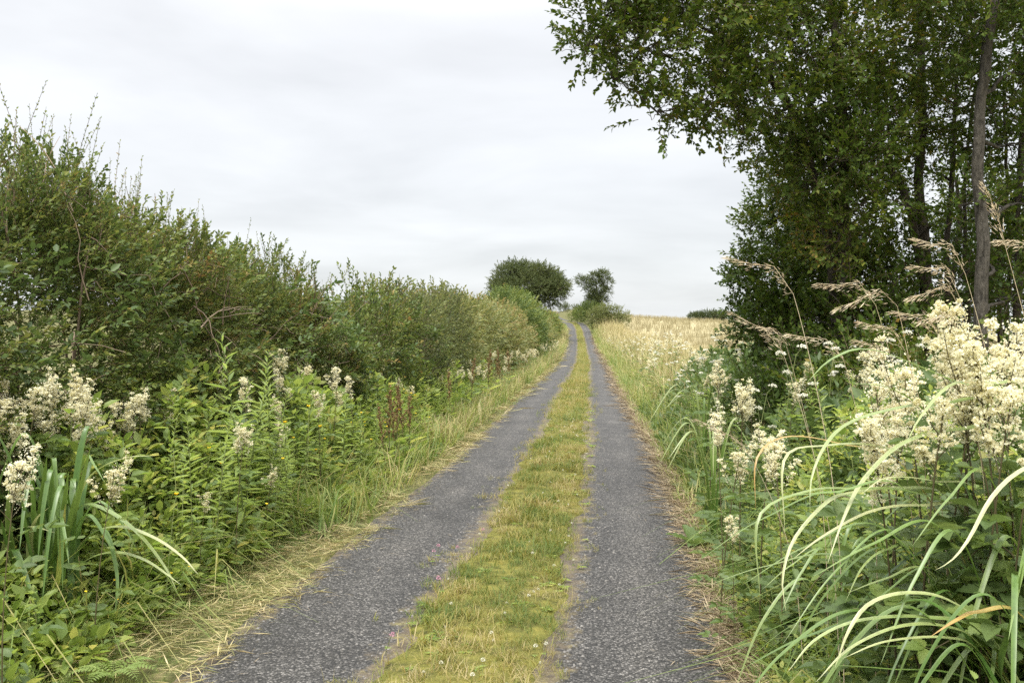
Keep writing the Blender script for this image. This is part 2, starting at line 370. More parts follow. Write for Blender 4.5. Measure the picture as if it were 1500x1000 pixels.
def asphaltmat():
    m, t = newmat('worn_asphalt'); g = N(t, 'ShaderNodeNewGeometry'); uv = N(t, 'ShaderNodeUVMap', uv_map='lane')
    s = N(t, 'ShaderNodeSeparateXYZ'); t.links.new(uv.outputs[0], s.inputs[0])
    vo = N(t, 'ShaderNodeTexVoronoi'); vo.inputs['Scale'].default_value = 92; t.links.new(g.outputs['Position'], vo.inputs['Vector'])
    vsep = N(t, 'ShaderNodeSeparateColor'); t.links.new(vo.outputs['Color'], vsep.inputs[0])
    chip = ramp(t, vsep.outputs[0], [(0, (.019, .018, .0165)), (.4, (.044, .0415, .0375)), (.75, (.082, .077, .070)), (1, (.20, .19, .175))])
    gap = ramp(t, vo.outputs['Distance'], [(.35, (1, 1, 1)), (.75, (.25, .25, .25))])
    mu = N(t, 'ShaderNodeMix', data_type='RGBA', blend_type='MULTIPLY'); mu.inputs[0].default_value = 1
    t.links.new(chip, mu.inputs[6]); t.links.new(gap, mu.inputs[7])
    # broad wear
    nz = N(t, 'ShaderNodeTexNoise'); nz.inputs['Scale'].default_value = 1.6; nz.inputs['Detail'].default_value = 5
    mp = N(t, 'ShaderNodeMapping'); mp.inputs['Scale'].default_value = (1.6, .5, 1); t.links.new(g.outputs['Position'], mp.inputs[0]); t.links.new(mp.outputs[0], nz.inputs['Vector'])
    wear = ramp(t, nz.outputs['Fac'], [(.3, (.72, .72, .72)), (.5, (1, 1, 1)), (.7, (1.3, 1.29, 1.27))])
    mw = N(t, 'ShaderNodeMix', data_type='RGBA', blend_type='MULTIPLY'); mw.inputs[0].default_value = 1
    t.links.new(mu.outputs[2], mw.inputs[6])
    nb = N(t, 'ShaderNodeTexNoise'); nb.inputs['Scale'].default_value = .9; nb.inputs['Detail'].default_value = 9; nb.inputs['Roughness'].default_value = .72; t.links.new(g.outputs['Position'], nb.inputs['Vector'])
    blot = ramp(t, nb.outputs['Fac'], [(.36, (.62, .61, .60)), (.47, (1, 1, 1)), (.58, (1.0, .99, .98)), (.68, (1.28, 1.26, 1.22))])
    wl_ = M_(t, 'MULTIPLY', M_(t, 'SUBTRACT', .22, M_(t, 'ABSOLUTE', M_(t, 'SUBTRACT', M_(t, 'ABSOLUTE', s.outputs[0]), .86))), 4.0, clamp=True)
    wl2 = ramp(t, wl_, [(0, (.88, .88, .88)), (1, (1.14, 1.13, 1.12))])
    m1 = N(t, 'ShaderNodeMix', data_type='RGBA', blend_type='MULTIPLY'); m1.inputs[0].default_value = 1; t.links.new(wear, m1.inputs[6]); t.links.new(blot, m1.inputs[7])
    m2 = N(t, 'ShaderNodeMix', data_type='RGBA', blend_type='MULTIPLY'); m2.inputs[0].default_value = 1; t.links.new(m1.outputs[2], m2.inputs[6]); t.links.new(wl2, m2.inputs[7]); t.links.new(m2.outputs[2], mw.inputs[7])
    # earth and moss creeping in from the edges of the two tracks
    au = M_(t, 'ABSOLUTE', s.outputs[0])
    e1 = M_(t, 'SUBTRACT', 1.0, M_(t, 'MULTIPLY', M_(t, 'SUBTRACT', au, .36), 3.0), clamp=True)      # inner edge
    e2 = M_(t, 'MULTIPLY', M_(t, 'SUBTRACT', au, 1.10), 5.0, clamp=True)                               # outer edge
    nm = N(t, 'ShaderNodeTexNoise'); nm.inputs['Scale'].default_value = 7; nm.inputs['Detail'].default_value = 7; nm.inputs['Roughness'].default_value = .7
    t.links.new(g.outputs['Position'], nm.inputs['Vector'])
    ed = M_(t, 'MAXIMUM', e1, M_(t, 'MULTIPLY', e2, .7))
    f = M_(t, 'MULTIPLY', M_(t, 'SUBTRACT', M_(t, 'ADD', M_(t, 'MULTIPLY', ed, .55), nm.outputs['Fac']), .80), 7, clamp=True)
    earth = ramp(t, nm.outputs['Color'], [(.35, (.07, .052, .036)), (.5, (.12, .09, .05)), (.62, (.20, .17, .06)), (.75, (.26, .24, .08))])
    mm = N(t, 'ShaderNodeMix', data_type='RGBA'); t.links.new(M_(t, 'MULTIPLY', f, .62), mm.inputs[0]); t.links.new(mw.outputs[2], mm.inputs[6]); t.links.new(earth, mm.inputs[7])
    p = N(t, 'ShaderNodeBsdfPrincipled'); p.inputs['Roughness'].default_value = .7; p.inputs['Specular IOR Level'].default_value = .35
    b = N(t, 'ShaderNodeBump'); b.inputs['Strength'].default_value = .8; b.inputs['Distance'].default_value = .006; b.invert = True
    t.links.new(vo.outputs['Distance'], b.inputs['Height']); t.links.new(b.outputs[0], p.inputs['Normal'])
    t.links.new(mm.outputs[2], p.inputs['Base Color']); o = N(t, 'ShaderNodeOutputMaterial'); t.links.new(p.outputs[0], o.inputs[0]); return m
def mossmat():
    m, t = newmat('mossy_thatch'); g = N(t, 'ShaderNodeNewGeometry')
    nz = N(t, 'ShaderNodeTexNoise'); nz.inputs['Scale'].default_value = 6; nz.inputs['Detail'].default_value = 9; nz.inputs['Roughness'].default_value = .75
    t.links.new(g.outputs['Position'], nz.inputs['Vector'])
    c = ramp(t, nz.outputs['Fac'], [(.30, (.045, .038, .02)), (.42, (.08, .08, .024)), (.56, (.155, .148, .036)), (.7, (.225, .185, .05))])
    p = N(t, 'ShaderNodeBsdfPrincipled'); p.inputs['Roughness'].default_value = .95; p.inputs['Specular IOR Level'].default_value = .1
    n2 = N(t, 'ShaderNodeTexNoise'); n2.inputs['Scale'].default_value = 60; n2.inputs['Detail'].default_value = 4; t.links.new(g.outputs['Position'], n2.inputs['Vector'])
    b = N(t, 'ShaderNodeBump'); b.inputs['Strength'].default_value = 1; b.inputs['Distance'].default_value = .02
    t.links.new(n2.outputs['Fac'], b.inputs['Height']); t.links.new(b.outputs[0], p.inputs['Normal'])
    t.links.new(c, p.inputs['Base Color']); o = N(t, 'ShaderNodeOutputMaterial'); t.links.new(p.outputs[0], o.inputs[0]); return m
us = np.concatenate([-np.geomspace(2500, 6, 26), np.arange(-5, 5.01, .2), np.geomspace(6, 2500, 30)])
ys = np.concatenate([np.arange(-15, 30, .4), np.arange(30, 120, 1.5), np.arange(120, 300, 4), np.geomspace(300, 3500, 16)])
tag(gridsheet('ground', us, ys, -.02, groundmat()), kind='structure')
def wedge(Ug, Yg):
    n = (fbm(np.stack([Yg * 1.7, np.sign(Ug) * 3.1, 0 * Yg], -1), 3, 4) - .5) * 2
    n2 = (vnoise(np.stack([Yg * .35, np.sign(Ug) * 7.1, 0 * Yg], -1), 9) - .5) * 2
    return Ug + np.where(np.abs(Ug) > 1.2, n * .07 + n2 * .05, 0)
lys = np.concatenate([np.arange(-3, 25, .08), np.arange(25, 70, .4), np.arange(70, 230, 1.5)])
tag(gridsheet('lane', np.array([-1.36, -1.24, -.9, -.43, 0, .43, .9, 1.22, 1.33]), lys, .02, asphaltmat(), wedge), kind='structure')
def gedge(Y, side):
    """ragged edge of the grass strip"""
    n = (fbm(np.stack([Y * 2.3, side * 5.3 + 0 * Y, 0 * Y], -1), 21, 4) - .5) * 2
    n2 = (vnoise(np.stack([Y * .5, side * 2.2 + 0 * Y, 0 * Y], -1), 31) - .5) * 2
    return side * (.40 + .16 * n + .06 * n2)
def cedge(Ug, Yg): return np.where(Ug < -.3, gedge(Yg, -1) + .04, np.where(Ug > .3, gedge(Yg, 1) - .04, Ug))
def cdrop(Ug, Yg, Z): return Z + .014 * np.clip(1 - (Ug / .36) ** 2, 0, 1) - .006 * (np.abs(Ug) > .3)
tag(gridsheet('grass_strip', np.array([-.42, -.25, -.1, .1, .25, .42]), lys, .026, mossmat(), cedge, cdrop), kind='structure')

# ------------------------------------------------------------------ grass as stuff
def blade(h=1.0, w=.045, bend=.35):
    g = Geo(); z = np.array([0, .55, 1.0]); x = bend * z ** 2
    g.add([[0, -w / 2, 0], [0, w / 2, 0], [x[1], -w * .38, z[1]], [x[1], w * .38, z[1]], [x[2], 0, z[2] - bend * .25]],
          [([[0, 1, 3, 2]], 0), ([[2, 3, 4]], 0)], np.array([.35, .35, .5, .5, .6])); return g.tpl()
def tuft(n, r, h, w, bend=.5, lean=.35):
    g = Geo(); B = [blade(1, w, bend * k) for k in (.3, .8, 1.4)]
    for b in B:
        m = max(1, n // 3); a = U(0, 6.283, m); rr = r * np.sqrt(U(0, 1, m))
        P = np.stack([rr * np.cos(a), rr * np.sin(a), 0 * a], -1); yaw = U(0, 6.283, m); ln = U(0, lean, m)
        c, s_ = np.cos(yaw), np.sin(yaw); z = np.zeros(m); o = np.ones(m)
        Rz = np.stack([np.stack([c, -s_, z], -1), np.stack([s_, c, z], -1), np.stack([z, z, o], -1)], -2)
        cl_, sl_ = np.cos(ln), np.sin(ln)
        Ry = np.stack([np.stack([cl_, z, sl_], -1), np.stack([z, o, z], -1), np.stack([-sl_, z, cl_], -1)], -2)
        g.scatter(b, P, Rz @ Ry, h * U(.5, 1.15, m), U(-.25, .25, m))
    return g.tpl()
def yawR(n, tiltmax=.0):
    a = U(0, 6.283, n); c, s_ = np.cos(a), np.sin(a); z = np.zeros(n); o = np.ones(n)
    R = np.stack([np.stack([c, -s_, z], -1), np.stack([s_, c, z], -1), np.stack([z, z, o], -1)], -2)
    if tiltmax:
        t = U(-tiltmax, tiltmax, n); c, s_ = np.cos(t), np.sin(t)
        R = R @ np.stack([np.stack([o, z, z], -1), np.stack([z, c, -s_], -1), np.stack([z, s_, c], -1)], -2)
    return R
def grow(g, T, u, Y, s, h=0.0, tilt=.15, dt=None):
    n = len(u); P = lp(u, Y, h); k = RG.integers(0, len(T), n); R = yawR(n, tilt)
    dt = U(-.2, .2, n) if dt is None else dt
    for i in range(len(T)):
        m = k == i; g.scatter(T[i], P[m], R[m], s[m], dt[m])
# centre strip
TC = [tuft(9, .035, .08, .055, .7, .7) for _ in range(5)]
TCt = [tuft(5, .03, .15, .020, .5, .5) for _ in range(4)]          # thin taller stalks
g = Geo()
for y0, y1, dens, sc in ((2.5, 9, 560, 1.0), (9, 18, 330, 1.25), (18, 34, 130, 1.7), (34, 70, 34, 2.8), (70, 150, 9, 4.6)):
    n = int((y1 - y0) * 1.3 * dens); Y = U(y0, y1, n); u = U(-.68, .68, n)
    lim = np.where(u < 0, -gedge(Y, -1), gedge(Y, 1))
    q = np.stack([u * 3, Y * 1.6, 0 * Y], -1); den = fbm(q, 44, 3); iso = fbm(q * 2.1, 47, 3)
    keep = ((np.abs(u) < lim + RG.normal(size=n) * .05) & (U(0, 1, n) < .12 + 1.3 * sstep(.34, .62, den))) | ((np.abs(u) < lim + .22) & (iso > .60) & (U(0, 1, n) < .5))
    u, Y = u[keep], Y[keep]; n = len(u); q = np.stack([u * 2.2, Y * 1.2, 0 * Y], -1)
    s = sc * (.30 + 1.1 * fbm(q, 51, 3) ** 1.3) * U(.5, 1.3, n) * np.where(sc > 2, .55, 1) * (1 - .45 * sstep(.25, .5, np.abs(u)))
    tone = (fbm(q * 1.9, 61, 3) - .5) * 1.5 + .0
    grow(g, TC, u, Y, s * 1.35, .034, .35, RG.normal(size=n) * .16 + tone)
    m = U(0, 1, n) < .16
    grow(g, TCt, u[m], Y[m], sc * U(.5, 1.2, m.sum()) * .8, .034, .3, U(.1, .5, m.sum()))
tag(link('centre_grass', g.mesh('centre_grass', MT['cgrass'])), 'short yellow green grass growing along the middle of the lane', 'grass', kind='stuff')
# mown verge on the hedge side: flattened clippings and living blades
TG = [tuft(10, .05, .13, .035, .7, .6) for _ in range(5)]
def slivers(n=9, r=.09):
    g = Geo(); P = np.stack([U(-r, r, n), U(-r, r, n), U(.002, .03, n)], -1); a = U(0, 6.283, n); d = np.stack([np.cos(a), np.sin(a), U(-.12, .22, n)], -1)
    for k in range(n): g.scatter(leaf2(U(.025, .045), .01, U(-.1, .1)), P[k:k + 1], frames(unit(d[k:k + 1]), unit(rand_dirs(1) * .5 + np.array([0, 0, 1.]))), np.array([U(.07, .20)]), U(-.4, .4))
    return g.tpl()
TS = [slivers() for _ in range(7)]                               # clippings lie flat
g = Geo(); gs = Geo()
for y0, y1, dens, sc in ((3.2, 9, 520, .9), (9, 20, 190, 1.3), (20, 45, 65, 2.0), (45, 130, 15, 3.2)):
    n = int((y1 - y0) * .8 * dens); Y = U(y0, y1, n); u = -1.27 - .95 * U(0, 1, n) ** 1.1
    far = sstep(-1.55, -2.15, u)
    s = sc * (.36 + .9 * far) * U(.5, 1.3, n)
    dt = U(-.25, .25, n) + .10 * (1 - far) - .18 + (fbm(np.stack([u * 2.5, Y * 1.2, 0 * u], -1), 71) - .5) * 1.3
    grow(g, TG, u, Y, s, 0, .4, dt)
    n2 = int(n * .36); Y = U(y0, y1, n2); u = -1.25 - .80 * U(0, 1, n2) ** 1.1; k = fbm(np.stack([u * 3, Y * 1.5, 0 * u], -1), 77) > .42; u, Y = u[k], Y[k]; n2 = len(u)
    grow(gs, TS, u, Y, sc * U(.5, 1.2, n2), .012 + .03 * U(0, 1, n2), .15, U(-.5, .25, n2))
tag(link('verge_grass', g.mesh('verge_grass', MT['grass'])), 'green and yellow grass edging the lane on the hedge side', 'grass', kind='stuff')
tag(link('mown_clippings', gs.mesh('mown_clippings', MT['straw'])), 'pale dry clippings strewn along the lane edge below the hedge', 'clippings', kind='stuff')
# dry straw on the tree side
g = Geo(); gg = Geo()
for y0, y1, dens, sc in ((2.5, 9, 420, 1.0), (9, 20, 200, 1.3), (20, 45, 60, 2.0), (45, 110, 14, 3.2)):
    n = int((y1 - y0) * .4 * dens); Y = U(y0, y1, n); u = 1.26 + .26 * U(0, 1, n) ** 1.1
    grow(g, TS, u, Y, sc * U(.5, 1.15, n), .015, .25, U(-.35, .3, n))
    n = int((y1 - y0) * .3 * dens); Y = U(y0, y1, n); u = 1.36 + .5 * U(0, 1, n)
    grow(gg, TG, u, Y, sc * U(.7, 1.6, n), 0, .3, U(-.25, .3, n))
tag(link('dry_straw', g.mesh('dry_straw', MT['brownstraw'])), 'brown dead straw lying along the lane edge on the field side', 'straw', kind='stuff')
tag(link('roadside_grass', gg.mesh('roadside_grass', MT['grass'])), 'green grass behind the dead straw on the field side', 'grass', kind='stuff')
# tall pale grass between the lane and the field, farther along
TT = [tuft(9, .10, .75, .019, .45, .35) for _ in range(5)]
TL = [tuft(9, .10, .6, .026, .6, .4) for _ in range(5)]
g = Geo()
for y0, y1, dens, sc in ((9, 20, 26, .9), (20, 45, 17, 1.2), (45, 130, 5, 1.7)):
    n = int((y1 - y0) * 3.2 * dens); Y = U(y0, y1, n); u = 1.6 + 3.2 * U(0, 1, n)
    grow(g, TT, u, Y, sc * U(.6, 1.15, n) * (.55 + .45 * sstep(1.5, 2.4, u)), 0, .2, U(-.3, .3, n))
n = 2600; Y = 14 + 100 * U(0, 1, n) ** 1.5; u = -1.6 - 1.0 * U(0, 1, n); grow(g, TT, u, Y, U(.5, .95, n) * np.interp(Y, [14, 100], [.8, 1.4]), 0, .2, U(-.3, .3, n))
tag(link('tall_dry_grass', g.mesh('tall_dry_grass', MT['straw'])), 'tall straw coloured grass on both sides of the far lane', 'grass', kind='stuff')
g = Geo()
for y0, y1, dens, sc in ((8, 20, 34, 1.0), (20, 45, 22, 1.2), (45, 130, 7, 1.6)):
    n = int((y1 - y0) * 1.0 * dens); Y = U(y0, y1, n); u = -1.55 - .9 * U(0, 1, n)
    grow(g, TL, u, Y, sc * U(.5, 1.1, n), 0, .2, U(-.3, .25, n))
    n = int((y1 - y0) * 1.2 * dens); Y = U(y0, y1, n); u = 1.5 + 1.3 * U(0, 1, n)
    grow(g, TL, u, Y, sc * U(.5, 1.1, n), 0, .2, U(-.35, .15, n))
TA = [tuft(9, .08, .62, .017, 1.5, .6) for _ in range(5)]
n = 330; Y = U(2.2, 8, n); u = 1.5 + 1.2 * U(0, 1, n); grow(g, TA, u, Y, U(.6, 1.25, n) * (.6 + .4 * sstep(1.5, 1.9, u)), 0, .25, U(-.4, .1, n))
n = 160; Y = U(5, 10, n); u = -2.0 - .8 * U(0, 1, n); grow(g, TA, u, Y, U(.6, 1.2, n), 0, .25, U(-.2, .2, n))
tag(link('tall_green_grass', g.mesh('tall_green_grass', MT['grass'])), 'tall green grass among the herbs on both verges', 'grass', kind='stuff')
# ripe grain
TF = [tuft(6, .35, .55, .065, .3, .3) for _ in range(4)]
g = Geo()
for y0, y1, dens, sc in ((16, 45, 5, .9), (45, 100, 1.8, 1.3), (100, 185, .8, 1.8)):
    n = int((y1 - y0) * 30 * dens); Y = U(y0, y1, n); u = 4.6 + 30 * U(0, 1, n)
    grow(g, TF, u, Y, sc * U(.7, 1.1, n) * np.where(sc > 1, .8, 1), 0, .1, U(-.3, .3, n))
tag(link('grain_field', g.mesh('grain_field', MT['field'])), 'ripe tan grain covering the field that rises to the skyline', 'crop', kind='stuff')

# ------------------------------------------------------------------ hedge shrubs on the near bank
_hy = np.array([2, 5, 6, 7, 7.8, 8.6, 9.2, 10, 11, 12, 13, 15, 20, 25, 35, 48, 70, 95, 125.])
_hh = np.array([2.0, 2.05, 2.2, 2.66, 2.6, 2.3, 2.12, 2.2, 2.2, 1.95, 1.68, 1.85, 2.05, 2.0, 2.0, 2.0, 1.9, 1.9, 1.9])
def hu0(Y): return np.interp(Y, [5, 9, 13, 18, 30, 60], [-3.0, -2.85, -2.55, -2.4, -2.7, -2.7])
SHT = [sprig(.6, 30, .022, L2, .0026, .18, 60) for _ in range(9)]
_shm = {}
def shoot_mesh(mat):
    k = int(RG.integers(0, len(SHT)))
    if (mat.name, k) not in _shm:
        g = Geo(); g.scatter(SHT[k], np.zeros((1, 3)), np.eye(3)[None], np.array([1.0]), .12); _shm[(mat.name, k)] = g.mesh('shoot', [mat, MT['twig']])
    return _shm[(mat.name, k)]
def hedge_shrub(y0, y1, label, T, dens, mat, leafs, depth=1.25, shoots=0, shl=.6, hh=None, u0=-2.25, holes=.45, twigs=0, branches=14, boost=0.0, shT=None, dtb=0.0):
    yc = (y0 + y1) / 2; u0 = float(hu0(yc)); base = lp(u0 - depth * .5, yc, -.05)
    root = thing('hedge_shrub', base, label, 'hedge', 'shrubs of the roadside hedge')
    L = y1 - y0; H = (lambda Y: np.interp(Y, _hy, _hh)) if hh is None else (lambda Y: np.full(np.shape(Y), hh, float))
    def surf(n, ov=.25):
        rx = depth / 2; ag = np.linspace(0.004, np.pi * .97, 400)
        sx = np.sign(np.cos(ag)) * np.abs(np.cos(ag)) ** .55 * rx; sz = np.abs(np.sin(ag)) ** .6 * H(np.array([yc]))[0]
        al = np.concatenate([[0], np.cumsum(np.hypot(np.diff(sx), np.diff(sz)))]); al /= al[-1]
        Y = U(y0 - ov, y1 + ov, n); th = U(0, 1, n) ** 1.3 * .80          # 0 = foot on the lane side, 1 = foot behind
        a = np.interp(th, al, ag); Hh = H(Y)
        prof_x = np.sign(np.cos(a)) * np.abs(np.cos(a)) ** .55 * rx; prof_z = np.abs(np.sin(a)) ** .6 * Hh
        nrm = np.stack([np.sign(np.cos(a)) * np.abs(np.cos(a)) ** .5, 0 * a, np.sin(a) ** 3], -1)
        q = np.stack([Y * .9, prof_x * .9 + 3, prof_z * .9], -1)
        dsp = (fbm(q * 1.25, 81, 3) - .5) * 1.5
        u = hu0(Y) - rx + prof_x + nrm[:, 0] * dsp; z = prof_z + nrm[:, 2] * dsp * .7
        P = lp(u, Y, 0); P[:, 2] += np.maximum(z, .05)
        return P, unit(nrm + 0), fbm(np.stack([P[:, 0] * 1.5, P[:, 1] * 1.5, P[:, 2] * 1.8], -1), 91, 3)
    area = L * (H(np.array([yc]))[0] * 1.9 + depth)
    n = int(area * dens); P, D, hn = surf(n)
    inset = U(0, 1, n) ** 1.6 * .38
    P = P - D * inset[:, None]
    keep = (hn > holes) | (inset > .26)
    P, D = P[keep], D[keep]
    Pi, Di, _ = surf(int(n * (.75 if y0 < 12 else .2))); Pi = Pi - Di * U(.38, .62, (len(Pi), 1)); P = np.concatenate([P, Pi]); D = np.concatenate([D, Di]); n = len(P)
    patch = (fbm(P * .7, 97, 2) - .5) * .5
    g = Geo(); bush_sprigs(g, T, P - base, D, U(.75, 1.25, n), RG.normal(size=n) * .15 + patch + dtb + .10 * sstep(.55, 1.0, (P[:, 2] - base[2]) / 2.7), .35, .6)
    link('foliage', g.mesh('hedge_foliage', [mat, MT['twig']]), root)
    if twigs > 50:
        P, D, hn = surf(int(area * 34)); k = (P[:, 2] < base[2] + 1.9) & (fbm(P * 1.1, 55, 2) > .46); P, D = P[k], D[k]
        g = Geo(); bush_sprigs(g, SPB, P - base, D, U(.7, 1.25, len(P)), RG.normal(size=len(P)) * .2, .2, .7)
        tag(link('bramble_leaves', g.mesh('bramble_leaves', [MT['dark_herb'], MT['twig']]), root), 'larger darker bramble leaves tangled in the lower shrub')
    # branches
    g = Geo(); P, D, hn = surf(branches)
    for i in range(branches):
        b = lp(u0 - depth * U(.3, .7), np.clip(P[i, 1] + U(-.5, .5), y0, y1), 0); e = P[i] - D[i] * .1
        mid = (b + e) / 2 + np.array([U(-.2, .2), U(-.3, .3), U(0, .4)])
        C = wob(bez(b, mid, e, 8), .12, i + int(y0 * 7)) - base; v, f = tube_arr(C, np.linspace(U(.014, .03), .005, 8), 5)
        if twigs: link('branch', Geo().add(v, f, U(.2, .8)).mesh('branch', MT['twig'], True), root)
        else: g.add(v, f, U(.2, .8))
    if twigs:
        P, D, hn = surf(twigs); dd = unit(D + rand_dirs(twigs) * 1.1)
        for i in range(twigs):
            l = U(.2, .8); C = wob(bez(P[i] - dd[i] * l * .5, P[i] + np.array([0, 0, U(-.05, .12)]), P[i] + dd[i] * l * .5 + np.array([0, 0, -.05]), 6), .05, i) - base
            v, f = tube_arr(C, np.linspace(U(.004, .008), .002, 6), 3); g.add(v, f, U(.35, 1.0))
    tag(link('twigs' if twigs else 'branches', g.mesh('hedge_branches', MT['twig']), root), kind='stuff')
    if shoots:
        P, D, hn = surf(shoots * 6); k = np.where(D[:, 2] > .55)[0][:shoots]
        if shl >= .5:
            for i in k:
                sc_s = shl * U(.3, 1.0) * float(np.interp(P[i, 1], [6, 7, 8], [.55, 1.0, 1.0])) * (1.25 if boost and abs(P[i, 1] - boost) < 1.0 else 1) / .6
                dv = unit(np.array([U(-.3, .25), U(-.25, .35), 1.0]))
                link('shoot', shoot_mesh(mat), root, mat4(frames(dv[None], rand_dirs(1))[0], P[i] - base - dv * .15, sc_s))
        else:
            g = Geo()
            for i in k:
                l = shl * U(.35, 1.25); dv = unit(np.array([U(-.25, .25), U(-.25, .35), 1.0]))
                g.scatter(SHT[RG.integers(0, len(SHT))], (P[i] - base - dv * .15)[None], frames(dv[None], rand_dirs(1)), np.array([l / .6]), U(-.1, .3))
            tag(link('shoots', g.mesh('hedge_shoots', [mat, MT['twig']]), root), kind='stuff')
    return root
H1 = hedge_shrub(5.0, 8.7, 'tallest green hedge shrub topped with long thin upright shoots', SPF, 250, MT['hedge'], 0, shoots=230, shl=.66, twigs=230, branches=26, boost=7.2)
H2 = hedge_shrub(8.7, 12.4, 'rounded hedge shrub with brownish leaves and leaning shoots beside the tallest shrub', SPF, 250, MT['hedge'], 0, shoots=120, shl=.60, twigs=170, branches=18, dtb=.06)
H3 = hedge_shrub(12.4, 16.5, 'low dense hedge shrub after the last tall shoots', SPM, 100, MT['hedge'], 0, shoots=50, shl=.35, twigs=60)
H4 = hedge_shrub(16.5, 24, 'olive green trimmed hedge shrub behind rusty dock spikes', SPM, 78, MT['dryhedge'], 0, shoots=50, shl=.35, twigs=30, dtb=-.15)
H5 = hedge_shrub(24, 34, 'olive hedge stretch with yellowing crest', SPC, 36, MT['dryhedge'], 0, shoots=60, shl=.4, depth=1.6)
H6 = hedge_shrub(34, 49, 'brownish hedge stretch leading to the dark round bush', SPC, 32, MT['dryhedge'], 0, depth=1.8, shoots=30, shl=.4)
H7 = hedge_shrub(49, 64, 'dark round bush rising above the hedge in front of the big crown', SPC, 26, MT['hedge'], 0, depth=2.4, hh=3.2, dtb=-.2)
H8 = hedge_shrub(64, 88, 'far olive hedge stretch under the big tree', SPC, 19, MT['dryhedge'], 0, depth=2.0, dtb=-.1)
H9 = hedge_shrub(88, 122, 'last green hedge stretch before the bend', SPC, 16, MT['hedge'], 0, depth=2.4)

# ------------------------------------------------------------------ trees
def crownlump(g, gs, c, r, n, T, s, base, flat=.8, seed=0, dtb=0.0, nb=7, br=.012, out=.75):
    c = np.asarray(c, float); D = rand_dirs(n); rad = r * U(.25, 1.0, n) ** .55
    P = c + D * rad[:, None] * np.array([1, 1, flat])
    nn = fbm(P * 1.9, seed + 5, 3); k = nn > .43; P, D = P[k], D[k]
    bush_sprigs(g, T, P - base, D * out, s * U(.75, 1.25, len(P)), U(-.13, .13, len(P)) + dtb + (fbm(P * .9, 33, 2) - .5) * .45, .32, .7)
    idx = RG.integers(0, max(1, len(P)), nb)
    for i in idx:
        C = wob(bez(c, (c + P[i]) / 2 + np.array([0, 0, U(-.1, .15)]) * r, P[i], 6), .12 * r, int(i)) - base
        v, f = tube_arr(C, np.linspace(br, br * .25, 6), 4); gs.add(v, f, U(.1, .6))
def tree(name, label, group, stems, lumps, T, s, dens, leafm, barkm, stemnames='trunk', nb=7, limb=.03, cat='tree', sides=9, dtb=0.0, flat=.8):
    base = np.array(stems[0][0][0]); base[2] = ground(base[0], base[1]) - .05
    root = thing(name, base, label, cat, group)
    nodes = []
    for si, (pts, r0, r1) in enumerate(stems):
        pts = np.array(pts, float); t = np.linspace(0, 1, len(pts)); tt = np.linspace(0, 1, 22)
        k = [np.interp(tt, t, pts[:, i]) for i in range(3)]; C = np.stack(k, -1)
        ker = np.array([1, 2, 3, 2, 1.]) / 9
        for i in range(3): C[2:-2, i] = np.convolve(C[:, i], ker, 'valid')
        C = wob(C, .035, si + 3); rr = np.linspace(r0, r1, 22) * (1 + .5 * np.exp(-tt * 14)) * (1 + .12 * (vnoise(np.stack([tt * 9, tt * 0 + si, tt * 0], -1), 8) - .5))
        v, f = tube_arr(C - base, rr, sides); g = Geo(); g.add(v, f); link('trunk', g.mesh('trunk', barkm, True), root)
        nodes.append(np.concatenate([C, rr[:, None]], 1))
    nodes = np.concatenate(nodes); gf = Geo()
    for li, l in enumerate(lumps):
        gb = Geo(); c = np.array(l[0], float); r = l[1]; dm = l[2] if len(l) > 2 else 1.0
        dd = np.linalg.norm(nodes[:, :3] - c, axis=1) + 1.3 * np.maximum(0, nodes[:, 2] - c[2] + .25 * np.linalg.norm(nodes[:, :2] - c[:2], axis=1))
        j = int(np.argmin(dd)); p0 = nodes[j, :3]; ln = np.linalg.norm(c - p0); rr0 = min(nodes[j, 3] * .6, limb * (0.5 + .35 * ln))
        if ln > .15:
            C = wob(bez(p0, (p0 + c) / 2 + np.array([0, 0, .16 * ln]), c, 10), .09 * ln, li); R_ = np.linspace(rr0, max(.008, rr0 * .35), 10)
            v, f = tube_arr(C - base, R_, 6); gb.add(v, f)
            nodes = np.concatenate([nodes, np.concatenate([C[4:], R_[4:, None]], 1)])
        gs = Geo(); crownlump(gf, gs, c, r, int(dens * dm * r ** 2.4), T, s, base, flat, li, dtb, nb, max(.006, rr0 * .35))
        if gb.n:
            lo = link('limb', gb.mesh('limb', barkm, True), root); tag(link('branches', gs.mesh('branches', barkm), lo), kind='stuff')
        else: tag(link('branches', gs.mesh('branches', barkm), root), kind='stuff')
    link('crown', gf.mesh('crown', [leafm, MT['twig']]), root)
    return root
def gp(px, d, h=0.0):
    X = (px - 750) / F * d; return np.array([X, d, float(ground(X, d)) + h])
A = at
GR = 'trees overhanging the field side of the lane'
